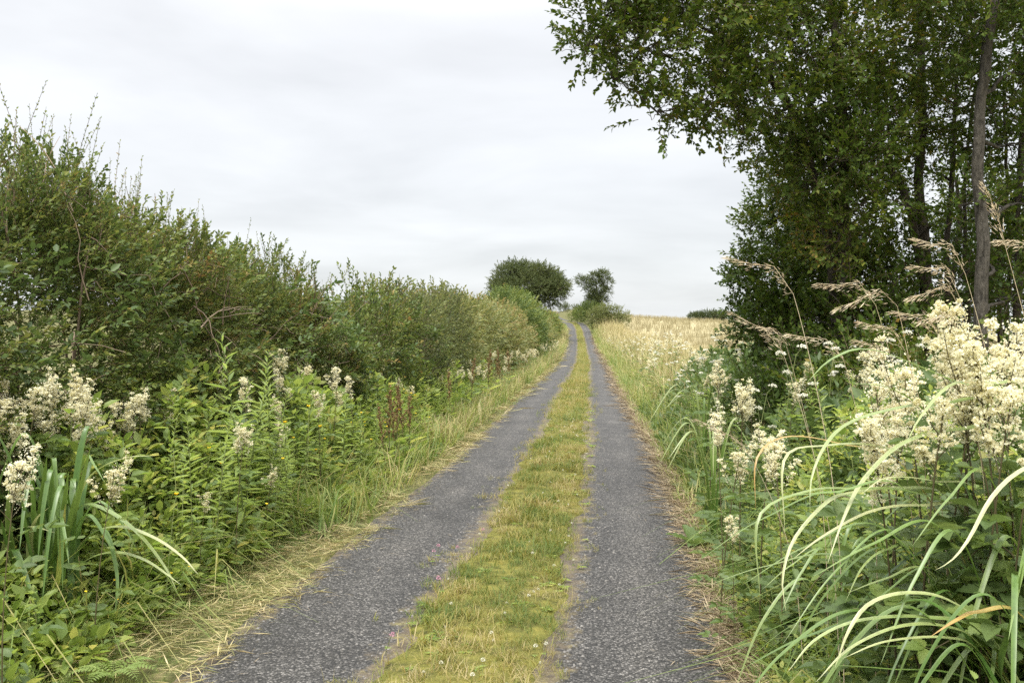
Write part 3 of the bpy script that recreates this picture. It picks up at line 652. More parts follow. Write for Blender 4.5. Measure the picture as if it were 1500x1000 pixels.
tree('overhanging_tree', 'big leafy tree whose limbs reach out over the lane', GR,
     [([gp(1225, 10.6), A(1235, 400, 10.6), A(1240, 250, 10.5), A(1225, 120, 10.3), A(1215, -40, 10.1)], .085, .04),
      ([gp(1245, 10.7), A(1215, 350, 10.7), A(1180, 200, 10.3), A(1130, 110, 9.9), A(1060, 60, 9.5)], .06, .025)],
     [(A(885, 25, 9), .42), (A(940, 75, 9), .45), (A(858, 70, 8.9), .22, 1.6), (A(895, 115, 9), .20, 1.6), (A(1000, 95, 9.3), .5), (A(962, 165, 9), .24, 1.5), (A(1015, 160, 9.2), .28, 1.3),
      (A(1080, 125, 9.5), .55), (A(1050, 25, 9.5), .7), (A(1150, 60, 10), .8), (A(1140, 165, 10), .5), (A(1165, 235, 10.5), .42), (A(1240, 60, 10.5), .8),
      (A(950, -60, 9), .6, .7), (A(1060, -100, 9.5), .9, .5), (A(1200, -80, 10), 1.0, .5), (A(1250, 160, 10.5), .65), (A(1090, 190, 9.6), .25, 1.4), (A(1215, 300, 10.8), .5), (A(1195, 160, 10.2), .5),
      (A(1010, -20, 9.0), .5), (A(900, -30, 8.8), .4), (A(1225, 235, 10.0), .5), (A(1270, 210, 10.2), .45), (A(1235, 340, 10.2), .42), (A(1260, 300, 10.0), .35), (A(1180, 270, 10.4), .4), (A(1210, 420, 10.2), .38)],
     SPT, 1.0, 1150, MT['tree'], MT['bark'], nb=9)
tree('hawthorn_tree', 'bushy dark tree with leaves down to the ground at the end of the thicket', GR,
     [([gp(1140, 12.6), A(1150, 420, 12.6), A(1165, 330, 12.4), A(1160, 240, 12.2)], .07, .03), ([gp(1210, 12.0), A(1205, 400, 12), A(1190, 300, 12)], .06, .03)],
     [(A(1155, 290, 12.2), .45), (A(1150, 350, 12.3), .5), (A(1122, 385, 12.6), .40), (A(1112, 430, 12.8), .40), (A(1130, 470, 12.6), .48), (A(1165, 430, 12.2), .6), (A(1180, 480, 11.8), .5), (A(1225, 400, 11.8), .6),
      (A(1200, 330, 11.8), .5), (A(1240, 470, 11.4), .5), (A(1170, 260, 11.8), .35), (A(1092, 400, 12.8), .22, 1.3), (A(1112, 490, 12.8), .4), (A(1130, 330, 12.2), .35), (A(1190, 380, 11.2), .45), (A(1150, 490, 11.6), .4), (A(1260, 420, 10.8), .45), (A(1220, 480, 10.6), .4), (A(1275, 480, 10.3), .4)],
     SPT, 1.0, 1300, MT['tree'], MT['greybark'], nb=8)
tree('leaning_tree', 'dark forked tree with leaning stems between the big tree and the straight grey trunk', GR,
     [([gp(1375, 10.8), A(1360, 420, 10.8), A(1330, 300, 10.8), A(1300, 240, 10.9)], .075, .035),
      ([gp(1362, 11.0), A(1355, 380, 11), A(1345, 250, 11), A(1350, 100, 11), A(1340, -60, 11)], .07, .035),
      ([gp(1385, 11.1), A(1388, 380, 11.1), A(1392, 250, 11.2), A(1400, 120, 11.2)], .04, .02)],
     [(A(1330, 70, 11), .75), (A(1340, -80, 11), 1.0, .5), (A(1385, 150, 11.5), .5), (A(1305, 190, 11), .5), (A(1300, 390, 11), .42), (A(1290, 460, 10.6), .45), (A(1350, 250, 11.4), .35, .7),
      (A(1260, 250, 11.3), .45), (A(1270, 340, 11.2), .4), (A(1390, 30, 11.2), .6), (A(1340, 470, 10.8), .35), (A(1400, 460, 11), .35), (A(1320, 300, 10.4), .3, .8), (A(1310, 420, 10.3), .38), (A(1355, 180, 10.6), .4), (A(1420, 200, 11), .4, .7), (A(1365, 330, 10.6), .25, .7)],
     SPT, 1.0, 950, MT['tree'], MT['bark'], nb=9)
tree('slender_tree', 'straight slender grey barked trunk with thin open foliage', GR,
     [([gp(1436, 9.6), A(1437, 380, 9.6), A(1434, 250, 9.6), A(1437, 120, 9.6), A(1448, 30, 9.55), A(1462, -70, 9.5)], .066, .042)],
     [(A(1440, 50, 9.8), .55), (A(1490, -60, 9.5), .9, .6), (A(1400, -20, 9.8), .6), (A(1500, 110, 10), .5, .6), (A(1470, 215, 10.3), .42, .9), (A(1500, 300, 10.3), .42, .9), (A(1465, 390, 10.4), .40, 1.0), (A(1415, 300, 10), .32, .9), (A(1410, 400, 10.2), .3, .9), (A(1455, 300, 10.6), .35, .9), (A(1480, 440, 10.2), .38), (A(1440, 150, 10.2), .42, .8), (A(1405, 220, 10.4), .3, .8)],
     SPT, 1.0, 1050, MT['tree'], MT['greybark'], nb=10)
tree('thin_tree', 'thin dark stem beyond the straight grey trunk', GR,
     [([gp(1492, 10.6), A(1488, 380, 10.6), A(1496, 250, 10.7), A(1500, 90, 10.7), A(1495, -50, 10.8)], .045, .025), ([gp(1470, 11.0), A(1462, 380, 11), A(1475, 260, 11.1), A(1468, 120, 11.1)], .028, .014), ([gp(1415, 11.2), A(1418, 390, 11.2), A(1408, 280, 11.3), A(1425, 140, 11.3)], .03, .015)],
     [(A(1510, 60, 10.6), .5, .8), (A(1530, 200, 10.7), .4, .7), (A(1500, 420, 10.8), .38), (A(1540, 330, 10.6), .4, .9), (A(1490, 240, 10.8), .36, .9), (A(1500, 160, 10.8), .4, .9), (A(1480, 350, 11), .35, .9)],
     SPT, 1.0, 1050, MT['tree'], MT['bark'], nb=10)
tree('hawthorn_tree', 'leafy tangled shrub filling the gaps behind the trunks', GR,
     [([gp(1400, 12.4), A(1395, 430, 12.4), A(1405, 330, 12.4), A(1400, 260, 12.4)], .05, .02), ([gp(1480, 12.6), A(1475, 420, 12.6), A(1485, 320, 12.6)], .045, .02)],
     [(A(x, y, 12.5 + U(-.4, .5)), U(.32, .45), U(.7, 1.0)) for x, y in ((1350, 470), (1400, 470), (1450, 470), (1500, 470), (1545, 460), (1375, 420), (1430, 420), (1480, 410), (1530, 400), (1395, 360), (1450, 350), (1510, 340), (1420, 290), (1480, 280), (1350, 380), (1535, 290), (1330, 430))],
     SPT, 1.0, 900, MT['tree'], MT['bark'], nb=8)
def fartree(name, label, px, d, lumps, s, dens, r0, group='far trees at the head of the lane', stems=None):
    b = gp(px, d); top = max(lumps, key=lambda q: -q[1]); t = A(px, top[1] + 12, d)
    S = [([b, (b + t) / 2 + np.array([.2, 0, 0]), t], r0, r0 * .4)]
    Ls = [(A(x, y, d + dz), r) for x, y, dz, r in lumps]
    return tree(name, label, group, S, Ls, SPC, s, dens, MT['fartree'], MT['bark'], nb=6, limb=.09)
fartree('broad_tree', 'wide dark domed tree rising behind the hedge', 778, 100,
        [(775 + 46 * np.cos(a) * k, 420 - (27 - 4 * np.cos(a)) * np.sin(a) * k + 3 * np.sin(a * 5), U(-2, 2), U(.65, 1.0)) for k in (1.0, .82, .62, .35) for a in np.linspace(-.25, 3.4, int(5 + 11 * k))] + [(823, 424, 0, .5), (727, 421, 0, .55)] + [(742 + 9 * k, 432 + 6 * (k % 2), -1, 1.0) for k in range(9)], 1.15, 220, .25)
fartree('small_tree', 'small open crowned tree on the field side of the far lane', 873, 140,
        [(858, 415, 0, 1.0), (870, 408, 0, .95), (884, 405, 0, .9), (890, 415, 0, .8), (850, 410, 0, .65), (876, 422, 0, 1.1), (864, 427, 0, .9), (888, 428, 0, .7), (882, 400, 0, .5), (872, 438, 0, 1.1), (866, 444, 0, 1.0), (880, 442, 0, 1.0)], 1.1, 360, .2)
def bush(label, px, py, d, w, h, n=6, m='fartree', group='far bushes along the lane and field', s=1.0, dens=200, T=None):
    b = gp(px, d); root_l = []
    for i in range(n):
        fx = (i + .5) / n - .5
        zt = h * (1 - 1.6 * fx * fx)
        r = min(h * .5, w / n * 1.1); root_l.append((np.array([b[0] + fx * w, d + U(-.4, .4), b[2] + zt - r * .8]), r * U(.85, 1.1)))
        root_l.append((np.array([b[0] + fx * w, d + U(-.4, .4), b[2] + max(.2, zt * .4)]), r))
    S = [([b, b + np.array([.1, 0, h * .3]), b + np.array([0, 0, h * .6])], .05, .02)]
    return tree('bush', label, group, S, root_l, T or SPC, s, dens, MT[m], MT['bark'], nb=3, cat='bush')
bush('long low dark bush on the skyline of the grain field', 1040, 460, 170, 6.5, 2.0, 6, s=1.0, dens=330)
bush('rounded hedge bush under the small far tree', 890, 455, 118, 4.4, 2.9, 6, 'dryhedge', dens=260)
bush('dark green bush beside the bend of the lane', 866, 455, 138, 4.0, 2.8, 5, 'hedge')
bush('low bush where the lane bends out of sight', 849, 460, 146, 2.4, 2.0, 4, 'hedge')
bush('tiny round bush on the far rise beyond the bend', 828, 445, 205, 2.0, 2.0, 3)
bush('small dark bush behind the small far tree', 856, 440, 185, 3.5, 2.6, 4)

bush('leafy green shrub under the bushy dark tree', 1215, 470, 10.0, 1.5, 1.2, 4, 'tree', 'shrubs under the trees', 1.0, 950, SPT)
bush('low leafy shrub in front of the leaning stems', 1330, 470, 9.0, 1.8, 1.3, 5, 'tree', 'shrubs under the trees', 1.0, 950, SPT)
# ------------------------------------------------------------------ herbs of the verges
def catmull(P, n):
    P = np.asarray(P, float); Q = np.vstack([2 * P[0] - P[1], P, 2 * P[-1] - P[-2]]); seg = len(P) - 1
    L = np.concatenate([[0], np.cumsum(np.linalg.norm(np.diff(P, axis=0), axis=1))]); tt = np.linspace(0, L[-1] * .9999, n); out = []
    for x in tt:
        i = min(np.searchsorted(L, x, 'right') - 1, seg - 1); t = (x - L[i]) / (L[i + 1] - L[i]); a, b, c, d = Q[i:i + 4]
        out.append(.5 * (2 * b + (c - a) * t + (2 * a - 5 * b + 4 * c - d) * t * t + (3 * b - a - 3 * c + d) * t ** 3))
    return np.array(out)
def d_for(px, u):
    d = np.linspace(2.5, 140, 6000); e = (px - 750) / F * d - (cl(d) + u); i = np.argmin(np.abs(e)); return d[i]
def stemcurve(h, lean=.08, n=7):
    a = U(0, 6.283); t = np.linspace(0, 1, n); return np.stack([lean * h * np.cos(a) * t ** 2, lean * h * np.sin(a) * t ** 2, h * t], -1)
def stem_mesh(C, r0, r1, m, extra=(), sides=4):
    g = Geo(); v, f = tube_arr(C, np.linspace(r0, r1, len(C)), sides); g.add(v, f, U(.2, .8))
    for c, a, b in extra: v, f = tube_arr(c, np.linspace(a, b, len(c)), 3); g.add(v, f, U(.2, .8))
    return g.mesh('stem', MT[m])
FL = Geo().add([[-.5, -.5, 0], [.5, -.5, .1], [.5, .5, 0], [-.5, .5, .12]], [[0, 1, 2, 3]]).tpl()
def flecks(g, P, s, dt=None):
    n = len(P); R = frames(rand_dirs(n), rand_dirs(n)); g.scatter(FL, P, R, s * U(.6, 1.3, n), U(-.5, .5, n) if dt is None else dt)
def on(C, t): t = np.atleast_1d(t); k = np.linspace(0, 1, len(C)); return np.stack([np.interp(t, k, C[:, i]) for i in range(3)], -1)
def pinnate(g, p, dirv, L, nl, ll, T):
    """compound leaf: paired leaflets along a rachis"""
    side = unit(np.cross(dirv, [0, 0, 1.])); up = np.cross(side, dirv)
    for k in range(nl):
        t = (k + 1) / nl; q = p + dirv * L * t + np.array([0, 0, -.25 * L * t * t])
        for sg in (-1, 1):
            d = unit(dirv * .5 + side * sg + up * U(-.1, .25)); g.scatter(T, q[None], frames(d[None], unit(up + rand_dirs(1) * .25)), np.array([ll * (.6 + .5 * t)]), U(-.2, .2))
    q = p + dirv * L + np.array([0, 0, -.25 * L]); g.scatter(T, q[None], frames(unit(dirv + np.array([0, 0, -.3]))[None], up[None]), np.array([ll * 1.3]), U(-.2, .2))
def meadowsweet():
    h = U(1.0, 1.2); C = stemcurve(h, .10); br = []; g = Geo(); nb = RG.integers(6, 12); sprd = U(.6, 1.2)
    for i in range(nb):
        t0 = U(.78, .97); p = on(C, t0)[0]; a = U(0, 6.283); l = U(.05, .16) * (1.25 - (t0 - .78) * 3) * sprd
        e = p + np.array([np.cos(a) * l * .55, np.sin(a) * l * .55, l * U(.9, 1.4)]); c = bez(p, (p + e) / 2 + np.array([np.cos(a), np.sin(a), -.2]) * l * .2, e, 4); br.append((c, .002, .001))
        n = 60; flecks(g, on(c, U(.3, 1.1, n)) + RG.normal(size=(n, 3)) * .012, .0048)
        for q in range(RG.integers(4, 10)):
            n = RG.integers(14, 38); k = on(c, U(.3, 1.12))[0] + RG.normal(size=3) * .011; flecks(g, k + rand_dirs(n) * (U(.1, 1, n) ** .6 * U(.006, .014))[:, None] * np.array([1.2, 1.2, .7]), .0058, U(-.4, .5, n) + U(-.3, .25))
    for q in range(8):
        n = 26; k = on(C, U(.90, 1.05))[0] + RG.normal(size=3) * .007; flecks(g, k + rand_dirs(n) * (U(.2, 1, n) ** .5 * .011)[:, None], .0058)
    f = Geo()
    for i in range(9):
        t = .12 + .66 * i / 9; p = on(C, t)[0]; a = i * 2.4 + U(-.4, .4); d = unit(np.array([np.cos(a), np.sin(a), U(.25, .7)])); pinnate(f, p, d, U(.13, .22) * (1.2 - t * .6), 3, U(.05, .075), L4[1])
    return dict(stem=stem_mesh(C, .0045, .002, 'redstem', br), flower_plume=g.mesh('flower_plume', MT['cream']), leaves=f.mesh('leaves', MT['dark_herb'])), h + .08
def willowherb():
    h = U(.9, 1.15); C = stemcurve(h, .12); f = Geo(); n = 62; t = np.linspace(.12, 1, n); P = on(C, t); a = np.arange(n) * 2.4 + U(-.3, .3, n)
    el = np.interp(t, [0, .7, 1], [.05, .5, 1.5]) + U(-.45, .45, n); d = unit(np.stack([np.cos(a), np.sin(a), el], -1)); ll = np.interp(t, [0, .3, .75, 1], [.08, .115, .10, .04]) * U(.55, 1.25, n)
    f.scatter(leaf4(.19, .03, .22), P, frames(d, unit(rand_dirs(n) * .2 + np.array([0, 0, 1.]))), ll, U(-.25, .25, n))
    return dict(stem=stem_mesh(C, .004, .002, 'stem'), leaves=f.mesh('leaves', MT['willow'])), h
def nettle(m='dark_herb', ll=.085, h0=.75, h1=1.0):
    h = U(h0, h1); C = stemcurve(h, .14); f = Geo(); n = 11
    for i in range(n):
        t = .15 + .85 * i / (n - 1); p = on(C, t)[0]
        for sg in (0, np.pi):
            a = i * 1.57 + sg + U(-.3, .3); d = unit(np.array([np.cos(a), np.sin(a), U(-.15, .45) + .5 * t])); f.scatter(L4[1], p[None] + d * .02, frames(d[None], unit(rand_dirs(1) * .2 + np.array([0, 0, 1.]))), np.array([ll * U(.8, 1.2) * (1.25 - .65 * t)]), U(-.25, .25))
    return dict(stem=stem_mesh(C, .004, .002, 'stem'), leaves=f.mesh('leaves', MT[m])), h
def dock():
    h = U(.8, 1.0); C = stemcurve(h, .08); g = Geo(); br = []
    for i in range(8):
        t0 = .5 + .45 * i / 8; p = on(C, t0)[0]; a = i * 2.4; l = .17 * (1.2 - t0); e = p + np.array([np.cos(a) * l * .5, np.sin(a) * l * .5, l]); c = bez(p, (p + e) / 2, e, 3); br.append((c, .0025, .0015))
        n = 34; flecks(g, on(c, U(.1, 1, n)) + RG.normal(size=(n, 3)) * .008, .011)
    n = 120; flecks(g, on(C, U(.48, 1, n)) + RG.normal(size=(n, 3)) * .010, .012)
    f = Geo()
    for i in range(6):
        a = i * 2.4; d = unit(np.array([np.cos(a), np.sin(a), .8])); f.scatter(L4[2], on(C, .05 + .06 * i), frames(d[None], np.array([[0, 0, 1.]])), np.array([U(.15, .24)]), U(-.3, .4))
    return dict(stem=stem_mesh(C, .005, .002, 'redstem', br), seed_head=g.mesh('seed_head', MT['rust']), leaves=f.mesh('leaves', MT['herb'])), h
def umbel():
    h = U(.85, 1.1); C = stemcurve(h, .08); um = {}; br = []
    for i in range(4):
        t0 = .6 + .13 * i; p = on(C, min(t0, 1))[0]; a = i * 2.2; l = .14 if i < 3 else .05; e = p + np.array([np.cos(a) * l * .8, np.sin(a) * l * .8, l]); br.append((bez(p, (p + e) / 2, e, 3), .002, .0015))
        g = Geo(); n = 46; q = U(0, 1, n) ** .5 * .035; b = U(0, 6.283, n); flecks(g, e + np.stack([q * np.cos(b), q * np.sin(b), .02 - q * q * 9 + U(-.008, .008, n)], -1), .010); um['umbel#%d' % i] = g.mesh('umbel', MT['white'])
    f = Geo()
    for i in range(6):
        a = i * 2.4; pinnate(f, on(C, .08 + .1 * i)[0], unit(np.array([np.cos(a), np.sin(a), .6])), .16, 3, .05, L4[0])
    return dict(stem=stem_mesh(C, .004, .002, 'stem', br), **um, leaves=f.mesh('leaves', MT['herb'])), h
def buttercup():
    h = U(.45, .6); C = stemcurve(h, .15); g = Geo(); p = C[-1]
    for k in range(5):
        a = k * 1.2566; d = unit(np.array([np.cos(a), np.sin(a), .55])); g.scatter(leaf4(.95, .05, -.2), p[None], frames(d[None], np.array([[0, 0, 1.]])), np.array([.014]))
    return dict(stem=stem_mesh(C, .0018, .001, 'stem'), flower=g.mesh('flower', MT['yellow'])), h
def clover(m='white'):
    h = U(.07, .11); C = stemcurve(h, .2); g = Geo(); n = 60; d = rand_dirs(n); d[:, 2] = np.maximum(d[:, 2], -.4); P = C[-1] + d * .005
    g.scatter(leaf2(.5, .1), P, frames(unit(d + np.array([0, 0, .2])), rand_dirs(n)), .007 * U(.7, 1.1, n), U(-.4, .4, n))
    f = Geo()
    for k in range(3):
        a = k * 2.094; dv = unit(np.array([np.cos(a), np.sin(a), .3])); f.scatter(L4[1], on(C, .45), frames(dv[None], np.array([[0, 0, 1.]])), np.array([.018]))
    return dict(stem=stem_mesh(C, .0012, .001, 'stem'), flower_head=g.mesh('flower_head', MT[m]), leaf=f.mesh('leaf', MT['herb'])), h
SP = {}
for nm, fn, k in (('meadowsweet', meadowsweet, 6), ('willowherb', willowherb, 5), ('nettle', nettle, 5), ('dock', dock, 3), ('cow_parsley', umbel, 4), ('buttercup', buttercup, 3), ('clover', clover, 3)):
    SP[nm] = [fn() for _ in range(k + (4 if nm == 'meadowsweet' else 0))]
SP['pink_clover'] = [clover('pink') for _ in range(2)]
SP['oval_herb'] = [nettle('herb', .07, .55, .8) for _ in range(5)]
def plant(sp, u, Y, label, cat, group, s=1.0, top=None, tilt=.12, name=None):
    if u < -1.6 and Y < 5.7 and top is None: s *= .45
    parts, h = SP[sp][RG.integers(0, len(SP[sp]))]; b = lp(np.array(u), np.array(Y), -.01)
    if top is not None: s = (top - b[2]) / h
    o = thing(name or sp, b, label, cat, group, U(0, 6.283), s, (U(-tilt, tilt), U(-tilt, tilt)))
    for k, me in parts.items(): link(k.split('#')[0], me, o)
    return o
def plant_px(sp, px, py, u, label, cat, group, d=None, **kw):
    if d is None: d = d_for(px, u)
    X = (px - 750) / F * d; top = EYE + (HOR - py) / F * d
    return plant(sp, X - float(cl(d)), d, label, cat, group, top=top, tilt=.04, **kw)
HS = 'on the hedge side of the lane'; FS = 'on the field side of the lane'
ms = ('meadowsweet with cream plume on a dark stem, in the stand behind the sword leaf clump', 'meadowsweet', 'meadowsweet below the hedge')
for px, py in ((250, 570), (40, 535), (122, 530), (78, 552), (14, 566), (168, 572), (103, 590), (188, 606), (60, 600), (5, 600), (140, 620), (325, 545), (268, 545), (300, 562), (212, 560), (240, 590), (25, 545), (60, 540), (95, 560), (140, 550), (155, 590), (35, 590), (195, 575), (115, 615), (8, 620)):
    plant_px('meadowsweet', px, py, U(-2.75, -2.4), *ms)
ms = ('meadowsweet with small cream plume in front of the low middle part of the hedge', 'meadowsweet', 'meadowsweet by the middle hedge')
for px, py in ((420, 497), (360, 542), (395, 575), (455, 526), (490, 528), (520, 543), (548, 538), (430, 540), (470, 560), (505, 565), (580, 552), (600, 560), (625, 560), (645, 545), (665, 540)):
    plant_px('meadowsweet', px, py, U(-2.45, -2.0), *ms)
for px, py in ((292, 712), (388, 684), (136, 668), (3, 650), (345, 612), (420, 610)):
    plant_px('meadowsweet', px, py, U(-2.1, -1.85), 'short meadowsweet plume standing low among green leaves below the hedge', 'meadowsweet', 'low meadowsweet below the hedge')
wl = ('willowherb with narrow pale green leaves spiralling up the stem, below the hedge', 'willowherb', 'willowherb below the hedge')
for px, py in ((360, 490), (345, 520), (375, 515), (400, 535), (330, 560), (420, 560), (445, 545), (470, 575), (390, 570), (355, 570), (500, 575), (525, 590), (315, 600), (280, 600), (235, 610), (440, 600), (470, 620), (410, 620), (540, 600), (370, 630), (330, 650), (500, 630), (555, 620), (430, 650), (300, 650), (260, 640), (395, 655), (465, 655)):
    plant_px('willowherb', px, py, U(-2.45, -1.9), *wl)
for _ in range(60):
    Y = U(7, 22); plant('willowherb', U(-2.45, -1.9), Y, *wl, s=U(.6, 1.05))
for _ in range(150):
    Y = U(3.8, 16); u = U(-2.75, -1.95); plant('oval_herb', u, Y, 'leafy green herb with paired oval leaves among the flowers below the hedge', 'herb', 'leafy herbs below the hedge', s=U(.7, 1.15) * (.5 + .8 * float(sstep(-1.85, -2.3, u))))
for _ in range(60):
    Y = U(5.5, 14); u = U(-2.9, -2.1); plant('nettle', u, Y, 'dark green nettle at the foot of the hedge', 'nettle', 'nettles below the hedge', s=U(.55, .95) * (.6 + .5 * float(sstep(-1.65, -2.2, u))))
for px, py in ((572, 565), (582, 558), (592, 570), (578, 580), (600, 575), (565, 590)):
    plant_px('dock', px, py, -1.85, 'rusty brown dock spike in the dense cluster at the end of the willowherb', 'dock', 'dock cluster below the hedge')
for px, py in ((715, 512), (728, 508), (745, 512), (733, 530), (660, 540), (690, 520)):
    plant_px('dock', px, py, -1.85, 'lone rusty dock spike in the grassy verge beyond the dock cluster', 'dock', 'dock spikes below the hedge')
for _ in range(34):
    plant('buttercup', U(-2.1, -1.7), U(4.5, 14), 'small yellow buttercup among green herbs below the hedge', 'buttercup', 'buttercups below the hedge', s=U(1.0, 1.7))
for _ in range(70):
    Y = U(18, 70); plant('meadowsweet', U(-2.3, -1.7), Y, 'distant meadowsweet in the long verge beyond the dock spikes', 'meadowsweet', 'distant meadowsweet on the hedge side', s=U(.75, 1.0))
# field side, farther along
for _ in range(75):
    Y = 8 + 70 * U(0, 1) ** 1.7; plant('cow_parsley', U(1.75, 3.3), Y, 'white flowered cow parsley between the lane and the grain field', 'cow parsley', 'cow parsley on the field side', s=U(.8, 1.25))
for _ in range(55):
    Y = 6.5 + 50 * U(0, 1) ** 1.6; plant('meadowsweet', U(1.7, 3.0), Y, 'meadowsweet along the field side beyond the thicket', 'meadowsweet', 'distant meadowsweet on the field side', s=U(.75, 1.05))
for _ in range(70):
    Y = U(4.6, 14); u = U(1.6, 2.8); plant('nettle', u, Y, 'dark nettle at the foot of the trees on the field side', 'nettle', 'nettles below the trees', s=U(.6, 1.05) * (.55 + .5 * float(sstep(1.5, 2.0, u))))
for _ in range(50):
    Y = U(5.5, 15); plant('willowherb', U(1.9, 3.2), Y, 'green willowherb in front of the trees on the field side', 'willowherb', 'willowherb below the trees', s=U(.6, 1.0))
for _ in range(45):
    Y = U(3.6, 10); u = U(1.55, 2.4); plant('oval_herb', u, Y, 'bright leafy herb in the lush verge on the field side', 'herb', 'leafy herbs below the trees', s=U(.6, 1.0) * (.6 + .5 * float(sstep(1.5, 2.0, u))))
mr = ('tall meadowsweet with full cream plume beside the arching strap leaves', 'meadowsweet', 'meadowsweet beside the strap leaves')
for px, py, d in ((1448, 408, 3.4), (1480, 455, 3.2), (1495, 430, 3.5), (1405, 470, 3.5), (1465, 500, 3.1), (1360, 505, 3.7), (1375, 515, 3.4), (1325, 525, 3.8), (1430, 530, 3.2), (1350, 545, 3.3), (1320, 570, 3.4), (1300, 575, 3.6), (1420, 450, 3.6), (1500, 480, 3.3), (1465, 435, 3.6)):
    plant_px('meadowsweet', px, py, 0, *mr, d=d)
for px, py, d in ((1085, 545, 6.5), (1060, 590, 6.2), (1115, 620, 5.2), (1145, 630, 4.9), (1055, 640, 5.6), (1075, 745, 4.9), (1040, 525, 8.5)):
    plant_px('meadowsweet', px, py, 0, 'meadowsweet with loose cream plume in the verge under the trees', 'meadowsweet', 'meadowsweet under the trees', d=d)
# clover in the grass of the lane
for i in range(105):
    Y = 4.3 + 16 * U(0, 1) ** 1.3; u = U(-.38, .42) if U(0, 1) < .6 else U(.05, .42)
    plant('clover', u, Y, 'white clover head in the grass between the two wheel tracks', 'clover', 'white clover in the lane', s=U(.65, 1.15))
for px, py in ((640, 824), (633, 833), (650, 880), (563, 965), (710, 800), (678, 825)):
    d = EYE * F / (py - HOR); plant('pink_clover', (px - 750) / F * d - float(cl(d)), d, 'pink clover head at the ragged edge of the lane grass', 'clover', 'pink clover in the lane', s=U(1.2, 1.5))
# small green rosettes in the centre strip
RS = []
for _ in range(4):
    g = Geo(); n = 9; a = np.arange(n) * 2.4; d = np.stack([np.cos(a), np.sin(a), U(.1, .5, n)], -1); g.scatter(leaf4(.35, .05, .3), d * .004, frames(unit(d), np.tile([0, 0, 1.], (n, 1))), .045 * U(.6, 1.3, n), U(-.3, .3, n)); RS.append(g.tpl())
g = Geo(); n = 420; Y = 3.6 + 18 * U(0, 1, n) ** 1.2; u = U(-.45, .48, n); k = fbm(np.stack([u * 4, Y * 2, 0 * u], -1), 19, 2) > .5; grow(g, RS, u[k], Y[k], U(.6, 1.4, k.sum()), .036, .1)
tag(link('lane_weeds', g.mesh('lane_weeds', MT['herb'])), 'small green weed rosettes in the grass of the lane', 'weeds', kind='stuff')
# undergrowth that fills the banks
UCn, UCf = [], []
for _ in range(10):
    g = Geo(); n = 10; d = rand_dirs(n); d[:, 2] = np.abs(d[:, 2]) * .8 + .1; g.scatter((L4 if _ < 5 else L2)[_ % 3], d * U(.02, .10, (n, 1)), frames(unit(d), unit(rand_dirs(n) * .5 + np.array([0, 0, 1.]))), .078 * U(.6, 1.3, n), U(-.3, .3, n)); (UCn if _ < 5 else UCf).append(g.tpl())
def under(name, label, y0, y1, ua, ub, dens, hmax, mat, sc=1.0):
    n = int((y1 - y0) * abs(ub - ua) * dens); Y = U(y0, y1, n); k = U(0, 1, n); u = ua + (ub - ua) * k
    h = U(0, 1, n) ** .8 * hmax * (.12 + .88 * sstep(0, .6, k)) * (.6 + .8 * fbm(np.stack([u * 1.5, Y * 1.5, 0 * u], -1), 13, 2)); P = lp(u, Y, 0); h = h * np.where((u < 0) & (Y < 5.6), .35, 1); P[:, 2] += h
    g = Geo(); kk = RG.integers(0, 5, n); R = yawR(n, .6); UC = UCn if y0 < 5 else UCf
    for i in range(5):
        m = kk == i; g.scatter(UC[i], P[m], R[m], sc * U(.7, 1.3, m.sum()), U(-.25, .25, m.sum()))
    tag(link(name, g.mesh(name, mat)), label, 'undergrowth', kind='stuff')
under('undergrowth', 'low green leafy undergrowth below the hedge', 3.0, 9, -1.92, -3.1, 250, 1.0, MT['herb'])
under('undergrowth', 'green leafy undergrowth farther along below the hedge', 9, 26, -1.85, -2.7, 130, .85, MT['herb'], 1.3)
under('undergrowth', 'dark leafy undergrowth in the near verge on the field side', 2.0, 7, 1.5, 3.4, 200, .8, MT['dark_herb'])
under('undergrowth', 'lighter green leaves mixed into the near verge on the field side', 2.2, 7, 1.45, 2.6, 240, .85, MT['herb'], .6)
under('undergrowth', 'leafy undergrowth under the trees and along the field side', 7, 20, 1.55, 3.6, 110, .8, MT['dark_herb'], 1.3)

# ------------------------------------------------------------------ strap leaved clumps
def strap_mesh(P, w, n=46, fold=.25, t0=.2, t1=.8, mat='sword'):
    C = catmull(P, n); T = unit(np.gradient(C, axis=0)); side = unit(np.cross(T, np.array([.15, -.25, 1.]))); up = np.cross(side, T)
    t = np.linspace(0, 1, n); ww = w * np.interp(t, [0, .15, .6, .9, 1], [.55, .9, 1, .45, .02]) / 2
    V = np.stack([C - side * ww[:, None] + up * (ww * fold)[:, None], C, C + side * ww[:, None] + up * (ww * fold)[:, None]], 1)
    i = np.arange(n - 1)[:, None] * 3; q = np.concatenate([np.concatenate([i, i + 1, i + 4, i + 3], 1), np.concatenate([i + 1, i + 2, i + 5, i + 4], 1)])
    tt = np.repeat(t0 + (t1 - t0) * t, 3) + np.tile([.06, -.08, .06], n)
    return Geo().add(V.reshape(-1, 3), q, np.clip(tt, 0, 1)).mesh('leaf', MT[mat], True)
